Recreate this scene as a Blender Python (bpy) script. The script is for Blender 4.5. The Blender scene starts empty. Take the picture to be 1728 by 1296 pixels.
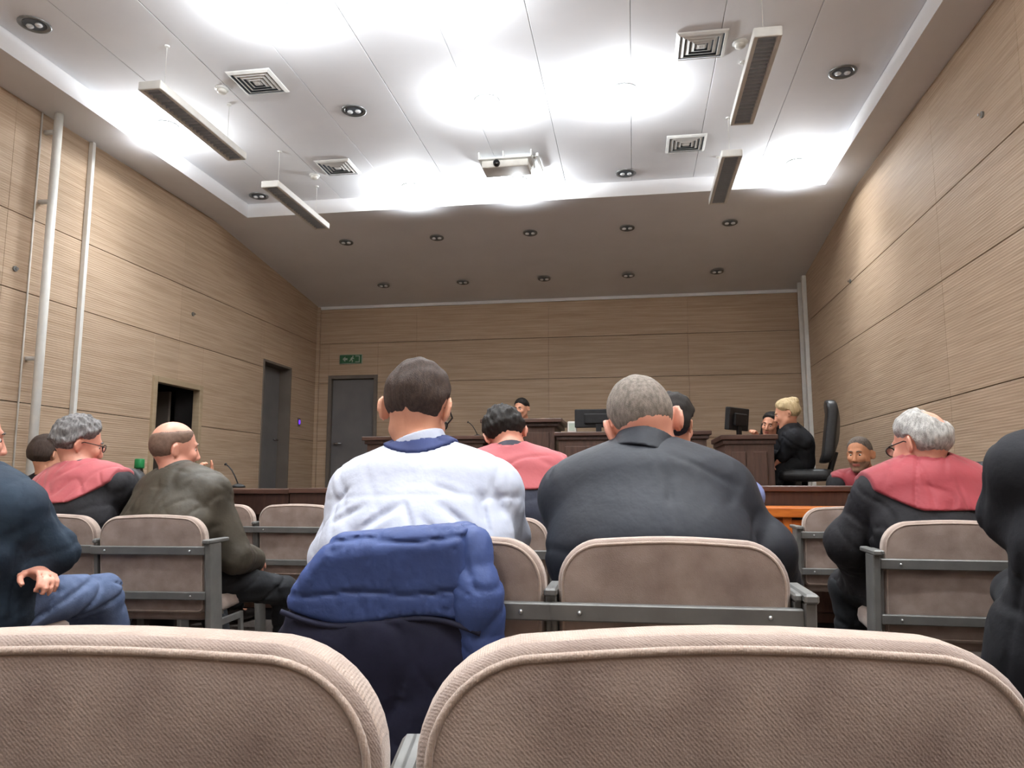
import bpy, bmesh, math, random
import numpy as np
from mathutils import Vector, Matrix
random.seed(7); np.random.seed(7)
scene = bpy.context.scene
COL = scene.collection
R = math.radians

# ------------------------------------------------------------------ camera, world, exposure
FPX, CX, CY = 1290.0, 864.0, 648.0
PITCH = math.atan(167 / FPX)
YAW = math.atan(206 * math.cos(PITCH) / FPX)
ZC = 0.93
cam_d = bpy.data.cameras.new('camera'); cam_d.sensor_width = 36.0; cam_d.lens = FPX / 1728 * 36
cam_d.clip_start = 0.02
cam = bpy.data.objects.new('camera', cam_d); COL.objects.link(cam)
cam.location = (0, 0, ZC); cam.rotation_euler = (math.pi / 2 + PITCH, 0, YAW)
scene.camera = cam
world = bpy.data.worlds.new('world'); scene.world = world; world.use_nodes = True
world.node_tree.nodes['Background'].inputs[0].default_value = (0.6, 0.65, 0.7, 1)
world.node_tree.nodes['Background'].inputs[1].default_value = 0.02
vs = scene.view_settings
vs.view_transform = 'Standard'; vs.look = 'None'; vs.gamma = 1; vs.use_curve_mapping = False
vs.exposure = 1.0
LAMP_W = 84.0

# real-world place of a photographed point at a known distance Y down the room
_F0 = np.array([-math.sin(YAW), math.cos(YAW), 0.]); _Z = np.array([0, 0, 1.])
_R = np.array([math.cos(YAW), math.sin(YAW), 0.])
_F = _F0 * math.cos(PITCH) + _Z * math.sin(PITCH); _U = -_F0 * math.sin(PITCH) + _Z * math.cos(PITCH)
def at(x, y, Y):
    r = _F + _R * ((x - CX) / FPX) + _U * ((CY - y) / FPX)
    return np.array([0, 0, ZC]) + r * (Y / r[1])

# ------------------------------------------------------------------ materials
def srgb(c):
    return tuple(((v / 255) / 12.92 if v / 255 <= .04045 else ((v / 255 + .055) / 1.055) ** 2.4) for v in c) + (1,)
MATS = {}
def mat(name, c1, c2=None, rough=.8, scale=6., stretch=(1, 1, 1), bump=0., bscale=None, bdist=.004, metal=0., spec=.3,
        coords='Object', detail=4., rnd=0., sheen=0., ridge=None):
    m = bpy.data.materials.new(name); m.use_nodes = True; MATS[name] = m
    nt = m.node_tree; N = nt.nodes; Lk = nt.links
    b = N['Principled BSDF']
    b.inputs['Roughness'].default_value = rough; b.inputs['Metallic'].default_value = metal
    b.inputs['Specular IOR Level'].default_value = spec
    if sheen: b.inputs['Sheen Weight'].default_value = sheen
    c2 = c2 or tuple(min(255, int(v * 1.12)) for v in c1)
    if coords == 'World':
        g = N.new('ShaderNodeNewGeometry'); src = g.outputs['Position']
    else:
        g = N.new('ShaderNodeTexCoord'); src = g.outputs['Object']
    mp = N.new('ShaderNodeMapping'); mp.inputs['Scale'].default_value = stretch
    Lk.new(src, mp.inputs['Vector'])
    no = N.new('ShaderNodeTexNoise'); no.inputs['Scale'].default_value = scale; no.inputs['Detail'].default_value = detail
    Lk.new(mp.outputs[0], no.inputs['Vector'])
    rp = N.new('ShaderNodeValToRGB'); rp.color_ramp.elements[0].position = .32; rp.color_ramp.elements[1].position = .68
    rp.color_ramp.elements[0].color = srgb(c1); rp.color_ramp.elements[1].color = srgb(c2)
    Lk.new(no.outputs['Fac'], rp.inputs[0])
    out = rp.outputs[0]
    if rnd:
        oi = N.new('ShaderNodeObjectInfo'); hsv = N.new('ShaderNodeHueSaturation')
        mr = N.new('ShaderNodeMapRange'); mr.inputs[3].default_value = 1 - rnd; mr.inputs[4].default_value = 1 + rnd
        Lk.new(oi.outputs['Random'], mr.inputs[0]); Lk.new(mr.outputs[0], hsv.inputs['Value'])
        Lk.new(out, hsv.inputs['Color']); out = hsv.outputs[0]
    Lk.new(out, b.inputs['Base Color'])
    if bump:
        n2 = N.new('ShaderNodeTexNoise'); n2.inputs['Scale'].default_value = bscale or scale * 8; n2.inputs['Detail'].default_value = 3
        Lk.new(mp.outputs[0], n2.inputs['Vector'])
        bp = N.new('ShaderNodeBump'); bp.inputs['Strength'].default_value = bump; bp.inputs['Distance'].default_value = bdist
        Lk.new(n2.outputs['Fac'], bp.inputs['Height']); last = bp
        if ridge:
            wv = N.new('ShaderNodeTexWave'); wv.bands_direction = ridge[0]; wv.inputs['Scale'].default_value = ridge[1]
            wv.inputs['Distortion'].default_value = ridge[2] if len(ridge) > 2 else 0
            Lk.new(src, wv.inputs['Vector'])
            b2 = N.new('ShaderNodeBump'); b2.inputs['Strength'].default_value = ridge[3] if len(ridge) > 3 else .3
            b2.inputs['Distance'].default_value = .003
            Lk.new(wv.outputs['Fac'], b2.inputs['Height']); Lk.new(bp.outputs[0], b2.inputs['Normal']); last = b2
        Lk.new(last.outputs[0], b.inputs['Normal'])
    return m
def emis(name, col, strength):
    m = bpy.data.materials.new(name); m.use_nodes = True; MATS[name] = m
    b = m.node_tree.nodes['Principled BSDF']
    b.inputs['Base Color'].default_value = srgb(col)
    b.inputs['Emission Color'].default_value = srgb(col); b.inputs['Emission Strength'].default_value = strength
    return m

mat('veneer', (165, 142, 118), (190, 168, 145), .62, 3.2, (.55, .55, 26), .25, 9, spec=.35, coords='World', rnd=.035, ridge=('Z', 16., 0, .28))
mat('wall_core', (92, 78, 62), rough=.9)
mat('carpet', (72, 65, 61), (90, 82, 77), .95, 60, bump=.5)
mat('stage_carpet', (70, 62, 56), (84, 74, 68), .95, 60, bump=.5)
mat('plaster', (230, 231, 234), (235, 236, 239), .75, 2.0, bump=.03, bscale=60, coords='World')
mat('seam_dark', (176, 178, 181), rough=.9)
mat('white_metal', (216, 217, 214), (226, 226, 222), .45, 12)
mat('cable_white', (200, 198, 192), rough=.5)
mat('grey_door', (104, 103, 104), (114, 112, 112), .5, 3)
mat('door_frame_light', (158, 140, 114), (170, 152, 126), .55, 4, (1, 1, 10))
mat('door_frame_dark', (104, 96, 88), (112, 104, 96), .55, 4)
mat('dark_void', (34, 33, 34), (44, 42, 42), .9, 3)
mat('louver', (166, 174, 184), (180, 188, 196), .45, 30)
mat('chrome', (180, 182, 186), rough=.22, metal=1.)
mat('spot_rim', (120, 122, 122), (140, 142, 142), .35, 10, metal=.6)
mat('spot_bulb', (205, 208, 210), (230, 232, 235), .2, 20, spec=.8)
mat('vent_dark', (96, 104, 112), rough=.6)
emis('lamp_on', (255, 253, 248), 60)
emis('violet_led', (90, 40, 255), 1.2)
mat('mahogany', (56, 38, 32), (76, 53, 44), .38, 4, (9, 9, 1.2), .06, spec=.45)
mat('mahogany_top', (68, 47, 39), (90, 64, 53), .32, 5, (1.2, 9, 9), .05, spec=.5)
mat('walnut_panel', (76, 57, 49), (96, 73, 63), .42, 4, (8, 8, 1.0), .06)
mat('orange_wood', (176, 92, 30), (202, 114, 44), .42, 5, (2, 12, 12), .06)
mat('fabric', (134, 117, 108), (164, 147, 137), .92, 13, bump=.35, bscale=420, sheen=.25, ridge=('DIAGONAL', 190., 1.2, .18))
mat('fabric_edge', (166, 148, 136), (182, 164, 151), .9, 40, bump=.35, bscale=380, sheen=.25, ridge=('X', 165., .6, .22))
mat('steel_grey', (106, 106, 104), (120, 120, 117), .45, 14, metal=.25, spec=.4)
mat('bolt', (190, 192, 192), rough=.3, metal=.9)
mat('black_plastic', (24, 24, 26), (32, 32, 34), .5, 20)
mat('leather', (28, 29, 31), (40, 41, 43), .45, 30, bump=.15, bscale=140, spec=.45)
mat('screen_black', (14, 15, 17), rough=.18, spec=.5)
mat('white_plastic', (198, 196, 190), rough=.5)
mat('green_cap', (28, 112, 62), (36, 130, 74), .4, 10)
mat('dark_glass', (26, 30, 28), rough=.15, spec=.6)
mat('exit_green', (46, 92, 62), (54, 102, 70), .5, 10)
mat('exit_white', (160, 170, 158), rough=.5)
# people
mat('skin', (206, 146, 118), (222, 164, 136), .5, 14, bump=.05, bscale=220, spec=.35)
mat('skin_pink', (214, 148, 126), (228, 166, 144), .42, 14, bump=.05, bscale=220, spec=.45)
mat('skin_tan', (182, 124, 92), (200, 142, 108), .5, 14, bump=.05, bscale=220)
mat('hair_brown', (52, 41, 36), (78, 63, 55), .62, 60, (3, 3, .6), .8, 240)
mat('hair_black', (24, 21, 20), (42, 37, 34), .55, 60, (3, 3, .6), .8, 240)
mat('hair_grey', (88, 86, 86), (146, 144, 143), .65, 45, (2.5, 2.5, .7), .8, 220)
mat('hair_silver', (140, 138, 134), (196, 194, 190), .65, 40, (2.5, 2.5, .7), .8, 220)
mat('hair_dkgrey', (84, 76, 70), (118, 108, 100), .65, 50, (2.5, 2.5, .7), .8, 220)
mat('hair_crop', (108, 100, 92), (146, 136, 126), .75, 60, (2, 2, 1), .6, 320)
mat('hair_stub', (120, 92, 74), (142, 112, 92), .7, 60, bump=.3, bscale=320)
mat('hair_thin', (104, 82, 70), (128, 103, 88), .6, 60, bump=.3, bscale=320)
mat('hair_blonde', (178, 154, 112), (212, 192, 152), .5, 30, (3, 3, .5), .7, 160)
mat('shirt_white', (186, 193, 210), (200, 206, 222), .8, 5, bump=.25, bscale=26, bdist=.012, sheen=.1)
mat('shirt_blue', (108, 118, 160), (124, 134, 176), .85, 6, bump=.2)
mat('lanyard', (44, 54, 96), (52, 64, 110), .7, 20)
mat('jacket_ink', (21, 25, 34), (30, 35, 45), .6, 6, bump=.22, bscale=22, bdist=.012, spec=.4)
mat('jacket_olive', (58, 53, 44), (72, 66, 55), .55, 7, bump=.25, bscale=24, bdist=.012, spec=.4)
mat('jacket_teal', (30, 42, 56), (40, 55, 70), .8, 7, bump=.3, bscale=30, bdist=.012)
mat('suit_black', (22, 23, 27), (31, 32, 37), .8, 8, bump=.2, bscale=30, bdist=.012)
mat('robe_black', (24, 23, 26), (36, 35, 39), .75, 8, bump=.25, bscale=26, bdist=.012)
mat('robe_navy', (38, 41, 54), (48, 51, 66), .7, 8, bump=.25, bscale=26, bdist=.012)
mat('yoke_pink', (164, 76, 82), (178, 88, 92), .6, 6, bump=.25, bscale=18, bdist=.012, sheen=.2)
mat('yoke_red', (132, 42, 50), (148, 52, 60), .6, 6, bump=.25, bscale=18, bdist=.012, sheen=.2)
mat('collar_dark', (58, 58, 68), (70, 70, 80), .8, 10)
mat('collar_grey', (150, 150, 152), rough=.8)
mat('denim', (72, 86, 116), (92, 106, 136), .85, 20, bump=.3, bscale=200)
mat('trouser_black', (22, 24, 27), (32, 34, 38), .85, 10, bump=.2)
mat('trouser_navy', (28, 32, 46), (38, 42, 58), .85, 10, bump=.2)
mat('shoe', (24, 20, 19), rough=.35, spec=.5)
mat('puffer_blue', (49, 66, 114), (61, 80, 132), .55, 8, bump=.45, bscale=36, bdist=.005, spec=.35)
mat('puffer_lining', (26, 28, 46), (36, 38, 60), .75, 10, bump=.3, bscale=40)
mat('glass_frame', (20, 20, 24), rough=.3)
mat('lens_glass', (150, 165, 175), rough=.05, spec=.8)
mat('eye_white', (225, 220, 214), rough=.2)
mat('eye_dark', (34, 24, 20), rough=.15)
mat('lip', (170, 98, 88), rough=.5)
mat('tie_black', (20, 20, 24), rough=.6)
MATS['lens_glass'].node_tree.nodes['Principled BSDF'].inputs['Transmission Weight'].default_value = .95

# ------------------------------------------------------------------ object helpers
def link(o, parent=None):
    COL.objects.link(o)
    if parent is not None: o.parent = parent
    return o
def obj(name, bm, m, parent=None, smooth=False, loc=None):
    me = bpy.data.meshes.new(name)
    if smooth:
        for f in bm.faces: f.smooth = True
    bm.to_mesh(me); bm.free()
    me.materials.append(MATS[m] if isinstance(m, str) else m)
    o = bpy.data.objects.new(name, me)
    if loc is not None: o.location = loc
    return link(o, parent)
def thing(name, label, cat, loc=(0, 0, 0), rz=0, group=None):
    o = bpy.data.objects.new(name, None); COL.objects.link(o); o.empty_display_size = .1
    o.location = loc; o.rotation_euler = (0, 0, rz)
    return tag(o, label, cat, group)
def tag(o, label, cat, group=None):
    o['label'] = label; o['category'] = cat
    if group: o['group'] = group
    return o
def struct(o, label=None, cat=None):
    o['kind'] = 'structure'
    if label: o['label'] = label
    if cat: o['category'] = cat
    return o
def copy_tree(o, parent=None):
    c = o.copy(); COL.objects.link(c); c.parent = parent
    for ch in list(o.children): copy_tree(ch, c)
    return c
def box(bm, lo, hi, bev=0., M=None, seg=2):
    lo = Vector(lo); hi = Vector(hi)
    r = bmesh.ops.create_cube(bm, size=1)
    vs_ = r['verts']; c = (lo + hi) / 2; s = hi - lo
    for v in vs_: v.co = Vector((v.co.x * s.x, v.co.y * s.y, v.co.z * s.z)) + c
    if bev:
        es = list({e for v in vs_ for e in v.link_edges})
        rr = bmesh.ops.bevel(bm, geom=es, offset=bev, segments=seg, affect='EDGES', profile=.5)
        vs_ = list({v for f in rr['faces'] for v in f.verts} | {v for v in vs_ if v.is_valid})
    if M is not None:
        for v in vs_: v.co = M @ v.co
    return vs_
def nb(): return bmesh.new()
def B(lo, hi, bev=0., M=None, seg=2):
    bm = nb(); box(bm, lo, hi, bev, M, seg); return bm
def tube(bm, pts, r, n=8, closed=False, caps=True):
    pts = [Vector(p) for p in pts]; k = len(pts); rings = []
    rs = r if isinstance(r, (list, tuple)) else [r] * k
    prev = None
    for i, p in enumerate(pts):
        a = pts[(i - 1) % k] if (closed or i > 0) else p
        b = pts[(i + 1) % k] if (closed or i < k - 1) else p
        t = (b - a).normalized()
        if prev is None:
            u = t.orthogonal().normalized()
        else:
            u = (prev - t * prev.dot(t))
            u = u.normalized() if u.length > 1e-6 else t.orthogonal().normalized()
        prev = u; v = t.cross(u)
        rings.append([bm.verts.new(p + (u * math.cos(2 * math.pi * j / n) + v * math.sin(2 * math.pi * j / n)) * rs[i]) for j in range(n)])
    m = k if closed else k - 1
    for i in range(m):
        A = rings[i]; Bq = rings[(i + 1) % k]
        for j in range(n): bm.faces.new((A[j], A[(j + 1) % n], Bq[(j + 1) % n], Bq[j]))
    if caps and not closed:
        bm.faces.new(rings[0][::-1]); bm.faces.new(rings[-1])
    return bm
def lathe(bm, prof, n=20, c=(0, 0, 0)):
    c = Vector(c); rings = []
    for r, z in prof:
        rings.append([bm.verts.new(c + Vector((max(r, 1e-4) * math.cos(2 * math.pi * j / n), max(r, 1e-4) * math.sin(2 * math.pi * j / n), z))) for j in range(n)])
    for A, Bq in zip(rings, rings[1:]):
        for j in range(n): bm.faces.new((A[j], A[(j + 1) % n], Bq[(j + 1) % n], Bq[j]))
    bm.faces.new(rings[0][::-1]); bm.faces.new(rings[-1])
    return bm
def prism(bm, poly, axis, a, b):
    # poly in the two remaining axes, extruded along axis from a to b
    def mk(p, t):
        q = [p[0], p[1]]; q.insert(axis, t); return bm.verts.new(q)
    A = [mk(p, a) for p in poly]; Bq = [mk(p, b) for p in poly]; n = len(poly)
    bm.faces.new(A); bm.faces.new(Bq[::-1])
    for i in range(n): bm.faces.new((A[i], Bq[i], Bq[(i + 1) % n], A[(i + 1) % n]))
    bmesh.ops.recalc_face_normals(bm, faces=bm.faces)
    return bm

# ------------------------------------------------------------------ the room
XL, XR, YB, YN = -4.777, 2.321, 11.0, -3.2
ZS, ZT = 3.97, 4.13          # soffit, raised ceiling
RXL, RXR, RY0, RY1 = -4.35, 2.0, -2.4, 7.93   # recess
ZBK = 3.63                   # ceiling at the far wall
struct(obj('floor', B((XL - .3, YN - .3, -.12), (XR + .3, YB + .3, 0)), 'carpet'), 'dark brown carpet floor of the courtroom', 'floor')
ZP = .55
bm = nb(); box(bm, (XL, 8.15, 0), (XR, YB, ZP)); box(bm, (-.35, 6.5, 0), (XR, 8.15, ZP))
struct(obj('floor_platform', bm, 'stage_carpet'), 'raised carpeted platform under the bench', 'platform')

ceil = struct(obj('ceiling', B((RXL - .05, RY0 - .05, ZT + .012), (RXR + .05, RY1 + .05, ZT + .1)), 'seam_dark'), 'white raised panel ceiling with lowered border', 'ceiling')
seams = [RXL, -3.81, -3.21, -2.57, -1.92, -1.30, -.66, .04, .68, 1.32, RXR]
cuts = [RY0, .9, 4.1, RY1]
for x0, x1 in zip(seams, seams[1:]):
    for y0, y1 in zip(cuts, cuts[1:]):
        obj('ceiling_panel', B((x0 + .0018, y0 + .001, ZT), (x1 - .0018, y1 - .001, ZT + .02), .003, seg=1), 'plaster', ceil)
obj('soffit', B((XL - .2, YN - .2, ZS), (RXL, RY1, ZT + .1)), 'plaster', ceil)
obj('soffit', B((RXR, YN - .2, ZS), (XR + .2, RY1, ZT + .1)), 'plaster', ceil)
obj('soffit', B((RXL, YN - .2, ZS), (RXR, RY0, ZT + .1)), 'plaster', ceil)
bm = nb(); prism(bm, [(RY1, ZS), (YB + .2, ZBK - .022), (YB + .2, ZT + .1), (RY1, ZT + .1)], 0, XL - .2, XR + .2)
obj('sloped_ceiling', bm, 'plaster', ceil)
struct(obj('trim_1', B((XL, YB - .03, ZBK - .045), (XR, YB, ZBK), .004), 'plaster'), 'pale cornice strip where the sloped ceiling meets the far wall', 'trim')

PT = .022  # panel thickness
D1 = (6.98, 7.87, 0, 2.01)      # door openings on the left wall (y0,y1,z0,z1)
D2 = (9.29, 10.12, ZP, 2.55)
D3 = (-4.58, -3.80, ZP, 2.555)  # far wall (x0,x1,z0,z1)
def slab_with_holes(name, axis, plane, thick, u0, u1, holes, label):
    # wall core boxes around the openings
    bm = nb(); cuts = sorted({u0, u1} | {h[0] for h in holes} | {h[1] for h in holes})
    for a, b in zip(cuts, cuts[1:]):
        h = next((h for h in holes if h[0] <= a and b <= h[1]), None)
        spans = [(0, 4.3)] if h is None else [(0, h[2]), (h[3], 4.3)]
        for z0, z1 in spans:
            if z1 - z0 < .01: continue
            p0, p1 = sorted((plane, plane + thick))
            if axis == 0: box(bm, (p0, a, z0), (p1, b, z1))
            else: box(bm, (a, p0, z0), (b, p1, z1))
    return struct(obj(name, bm, 'wall_core'), label, 'wall')
ROWS = [0, .68, 1.56, 2.44, 3.05, 4.0]
def cells(rect, holes):
    # subtract holes from one panel rectangle (u0,u1,z0,z1)
    out = [rect]
    for h in holes:
        nxt = []
        for (a, b, c, d) in out:
            if h[1] <= a or h[0] >= b or h[3] <= c or h[2] >= d: nxt.append((a, b, c, d)); continue
            if h[0] > a: nxt.append((a, h[0], c, d))
            if h[1] < b: nxt.append((h[1], b, c, d))
            if h[3] < d: nxt.append((max(a, h[0]), min(b, h[1]), h[3], d))
            if h[2] > c: nxt.append((max(a, h[0]), min(b, h[1]), c, h[2]))
        out = nxt
    return [r for r in out if r[1] - r[0] > .03 and r[3] - r[2] > .03]
def panel_wall(wall, axis, plane, sgn, us, holes, rows=ROWS):
    for i, (z0, z1) in enumerate(zip(rows, rows[1:])):
        for a, b in zip(us, us[1:]):
            for (u0, u1, w0, w1) in cells((a, b, z0, z1), holes):
                p0, p1 = sorted((plane, plane + sgn * PT))
                g = .0035; gv = .0008
                if axis == 0: bm = B((p0, u0 + gv, w0 + g), (p1, u1 - gv, w1 - g), .002, seg=1)
                else: bm = B((u0 + gv, p0, w0 + g), (u1 - gv, p1, w1 - g), .002, seg=1)
                obj('wall_panel', bm, 'veneer', wall)
wl = slab_with_holes('wall_left', 0, XL - PT, -.28, YN, YB + .3, [D1, D2], 'left wall of horizontal light wood veneer panels')
panel_wall(wl, 0, XL - PT, 1, [YN, -.4, 2.4, 5.05, 7.4, 9.2, YB], [D1, D2])
wr = slab_with_holes('wall_right', 0, XR + PT, .28, YN, YB + .3, [], 'right wall of horizontal light wood veneer panels')
panel_wall(wr, 0, XR + PT, -1, [YN, -.6, 2.0, 4.7, 6.05, 8.6, YB], [])
wb = slab_with_holes('wall_back', 1, YB + PT, .28, XL - .3, XR + .3, [D3], 'far wall of wood veneer panels behind the judge')
panel_wall(wb, 1, YB + PT, -1, [XL, -3.2, -1.2, .8, XR], [D3])
wn = slab_with_holes('wall_rear', 1, YN - PT, -.28, XL - .3, XR + .3, [], 'wood veneer wall behind the public seats')
panel_wall(wn, 1, YN - PT, 1, [XL, -3.2, -1.2, .8, XR], [])

# left doorway with dark passage
d1 = thing('door_1', 'open dark doorway with light wood frame in the left wall', 'doorway', (XL, (D1[0] + D1[1]) / 2, 0)); struct(d1)
hw = (D1[1] - D1[0]) / 2
for s in (-1, 1):
    y0, y1 = sorted((s * hw, s * (hw - .06)))
    obj('frame_post', B((-.06, y0, 0), (.025, y1, D1[3]), .004), 'door_frame_light', d1)
obj('frame_head', B((-.06, -hw + .06, D1[3] - .06), (.025, hw - .06, D1[3]), .004), 'door_frame_light', d1)
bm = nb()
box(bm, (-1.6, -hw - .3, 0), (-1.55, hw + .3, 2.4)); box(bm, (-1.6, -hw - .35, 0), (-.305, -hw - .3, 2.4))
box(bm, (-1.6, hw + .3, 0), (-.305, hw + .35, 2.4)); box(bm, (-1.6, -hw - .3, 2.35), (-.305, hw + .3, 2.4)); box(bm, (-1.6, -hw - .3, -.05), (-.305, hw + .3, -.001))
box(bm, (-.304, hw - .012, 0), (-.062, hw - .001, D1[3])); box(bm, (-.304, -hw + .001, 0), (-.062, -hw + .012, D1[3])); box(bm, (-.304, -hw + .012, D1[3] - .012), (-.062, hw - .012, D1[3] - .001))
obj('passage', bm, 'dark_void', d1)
lf = obj('door_leaf', B((-1.1, hw - .12, .01), (-.31, hw - .08, D1[3] - .07), .003), 'door_frame_dark', d1)
# recessed grey side door
d2 = thing('door_2', 'grey door set back in the left wall beside the platform', 'door', (XL, (D2[0] + D2[1]) / 2, ZP)); struct(d2)
hw = (D2[1] - D2[0]) / 2; hh = D2[3] - ZP
for s in (-1, 1):
    y0, y1 = sorted((s * hw, s * (hw - .03)))
    obj('frame_post', B((-.28, y0, 0), (.012, y1, hh), .003), 'door_frame_dark', d2)
obj('frame_head', B((-.28, -hw + .03, hh - .03), (.012, hw - .03, hh), .003), 'door_frame_dark', d2)
lf = obj('door_leaf', B((-.2, -hw + .032, .004), (-.155, hw - .032, hh - .034), .003), 'grey_door', d2)
bm = nb(); tube(bm, [(-.155, hw - .12, .97), (-.10, hw - .12, .97)], .011); tube(bm, [(-.105, hw - .12, .97), (-.105, hw - .24, .97)], .011)
obj('door_handle', bm, 'chrome', lf, True)
# far grey door
d3 = thing('door_3', 'grey door in the far wall below the exit sign', 'door', ((D3[0] + D3[1]) / 2, YB, ZP)); struct(d3)
hw = (D3[1] - D3[0]) / 2; hh = D3[3] - ZP
for s in (-1, 1):
    x0, x1 = sorted((s * hw, s * (hw - .055)))
    obj('frame_post', B((x0, -.02, 0), (x1, .12, hh), .004), 'door_frame_dark', d3)
obj('frame_head', B((-hw + .055, -.02, hh - .055), (hw - .055, .12, hh), .004), 'door_frame_dark', d3)
lf = obj('door_leaf', B((-hw + .058, .035, .004), (hw - .058, .08, hh - .058), .004), 'grey_door', d3)
bm = nb(); tube(bm, [(-hw + .12, .035, .97), (-hw + .12, -.02, .97)], .011); tube(bm, [(-hw + .12, -.015, .97), (-hw + .24, -.015, .97)], .011)
obj('door_handle', bm, 'chrome', lf, True)

# cable trunks on the walls
bm = nb(); tube(bm, [(XL + .12, 5.35, 0), (XL + .12, 5.35, ZS)], .034, 16)
for z in (.6, 1.9, 3.2, 3.8): box(bm, (XL, 5.335, z), (XL + .10, 5.365, z + .03))
struct(obj('trim_2', bm, 'white_metal', smooth=True), 'wide white vertical pipe standing off the left wall', 'pipe')
struct(obj('trim_3', B((XL, 5.86, 0), (XL + .045, 5.90, ZS), .006), 'white_metal'), 'narrow white vertical cable trunk right of the pipe on the left wall', 'trunking')
bm = nb(); tube(bm, [(XL + .008, 5.30, 0), (XL + .008, 5.30, ZS)], .007)
struct(obj('trim_4', bm, 'cable_white', smooth=True), 'thin white cable running up the left wall left of the white pipe', 'cable')
struct(obj('trim_5', B((XR - .05, 10.42, ZP), (XR, 10.50, 3.68), .006), 'white_metal'), 'vertical trunk on the right wall near the far corner', 'trunking')
struct(obj('trim_6', B((XR - .05, 10.72, ZP), (XR, 10.76, 3.66), .006), 'white_metal'), 'slim vertical trunk in the far right corner', 'trunking')
struct(obj('trim_7', B((XL, YB - .05, ZP), (XL + .05, YB, 3.62), .005), 'veneer'), 'wooden corner strip between left wall and far wall', 'trim')

# ------------------------------------------------------------------ ceiling fittings
def downlight(lit, x, y, z, label, tilt=0., r=.095):
    t = thing('downlight', label, 'downlight', (x, y, z), 0, 'lit ceiling downlights' if lit else 'unlit ceiling downlights')
    t.rotation_euler = (tilt, 0, 0)
    bm = nb(); n = 24
    prof = [(r + .012, -.001), (r + .012, -.008), (r, -.012), (r - .014, -.006), (r - .02, -.001)]
    rings = [[bm.verts.new((a * math.cos(2 * math.pi * j / n), a * math.sin(2 * math.pi * j / n), zz)) for j in range(n)] for a, zz in prof]
    for A, Bq in zip(rings, rings[1:]):
        for j in range(n): bm.faces.new((A[j], Bq[j], Bq[(j + 1) % n], A[(j + 1) % n]))
    obj('rim', bm, 'spot_rim', t, True)
    if lit:
        bm = nb(); lathe(bm, [(r - .016, -.003), (r - .018, -.03), (r - .035, -.045), (.0, -.052)], 24)
        obj('glowing_lens', bm, 'lamp_on', t, True)
        for nm, kind, frac, size, blend, dz in (('beam', 'SPOT', 1.0, 104, .9, -.056), ('spill', 'SPOT', .075, 152, .2, -.057), ('ceiling_fill', 'SPOT', .25, 176, .1, -.19)):  # last one: upward light added below the lens to brighten the ceiling
            ld = bpy.data.lights.new(nm, kind); ld.energy = LAMP_W * frac; ld.shadow_soft_size = .045; ld.color = (.925, .965, 1.0)
            if kind == 'SPOT': ld.spot_size = R(size); ld.spot_blend = blend
            lo = bpy.data.objects.new(nm, ld); COL.objects.link(lo); lo.parent = t; lo.location = (0, 0, dz)
            if nm == 'ceiling_fill': lo.rotation_euler = (math.pi, 0, 0)
    else:
        bm = nb(); lathe(bm, [(r - .016, -.003), (r - .03, -.005), (.0, -.006)], 24); obj('reflector', bm, 'vent_dark', t, True)
        for sx in (-.035, .035):
            bm = nb(); lathe(bm, [(.022, -.004), (.026, -.014), (.018, -.022), (.0, -.024)], 12, (sx, 0, 0)); obj('bulb', bm, 'spot_bulb', t, True)
    return t
xs5 = (-4.1, -2.33, -1.16, -.02, 1.68)
names_x = ('by the left wall', 'left of centre', 'in the centre', 'right of centre', 'by the right wall')
lit_set = {(1, 4.42), (2, 4.42), (3, 4.42), (0, 5.97), (2, 5.97), (3, 5.97), (1, 7.7), (2, 7.7), (4, 7.7)}
for y, nm in ((7.7, 'row nearest the lowered ceiling edge'), (5.97, 'row between the hanging lamps'), (4.42, 'row at the top of the photo')):
    for i, x in enumerate(xs5):
        if (y == 4.42 and i >= 3): continue
        lit = (i, y) in lit_set
        downlight(lit, x, y, ZT, ('glowing round ceiling downlight ' if lit else 'unlit round ceiling downlight ') + names_x[i] + ', ' + nm)
for y in (2.85, 1.3, -.3, -1.8):
    for i, x in enumerate(xs5):
        if (i + int(y * 10)) % 5 in (1, 2, 4):
            downlight(True, x, y, ZT, 'glowing round ceiling downlight ' + names_x[i] + ', %s, outside the view' % {2.85: 'over the middle seats', 1.3: 'over the front seats', -.3: 'just behind the camera', -1.8: 'near the rear wall'}[y])
slope = math.atan((ZS - ZBK + .022) / (YB - RY1))
cols = ('leftmost', 'second from left', 'middle', 'fourth from left', 'rightmost')
for y, nm in ((8.7, 'front row on the sloped ceiling'), (10.15, 'rear row on the sloped ceiling')):
    for i, x in enumerate((-3.45, -2.3, -1.16, -.02, 1.14)):
        z = ZS - (y - RY1) * math.tan(slope)
        downlight(False, x, y, z - .001, 'unlit spot, %s of the %s' % (cols[i], nm), -slope, .075)
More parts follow.
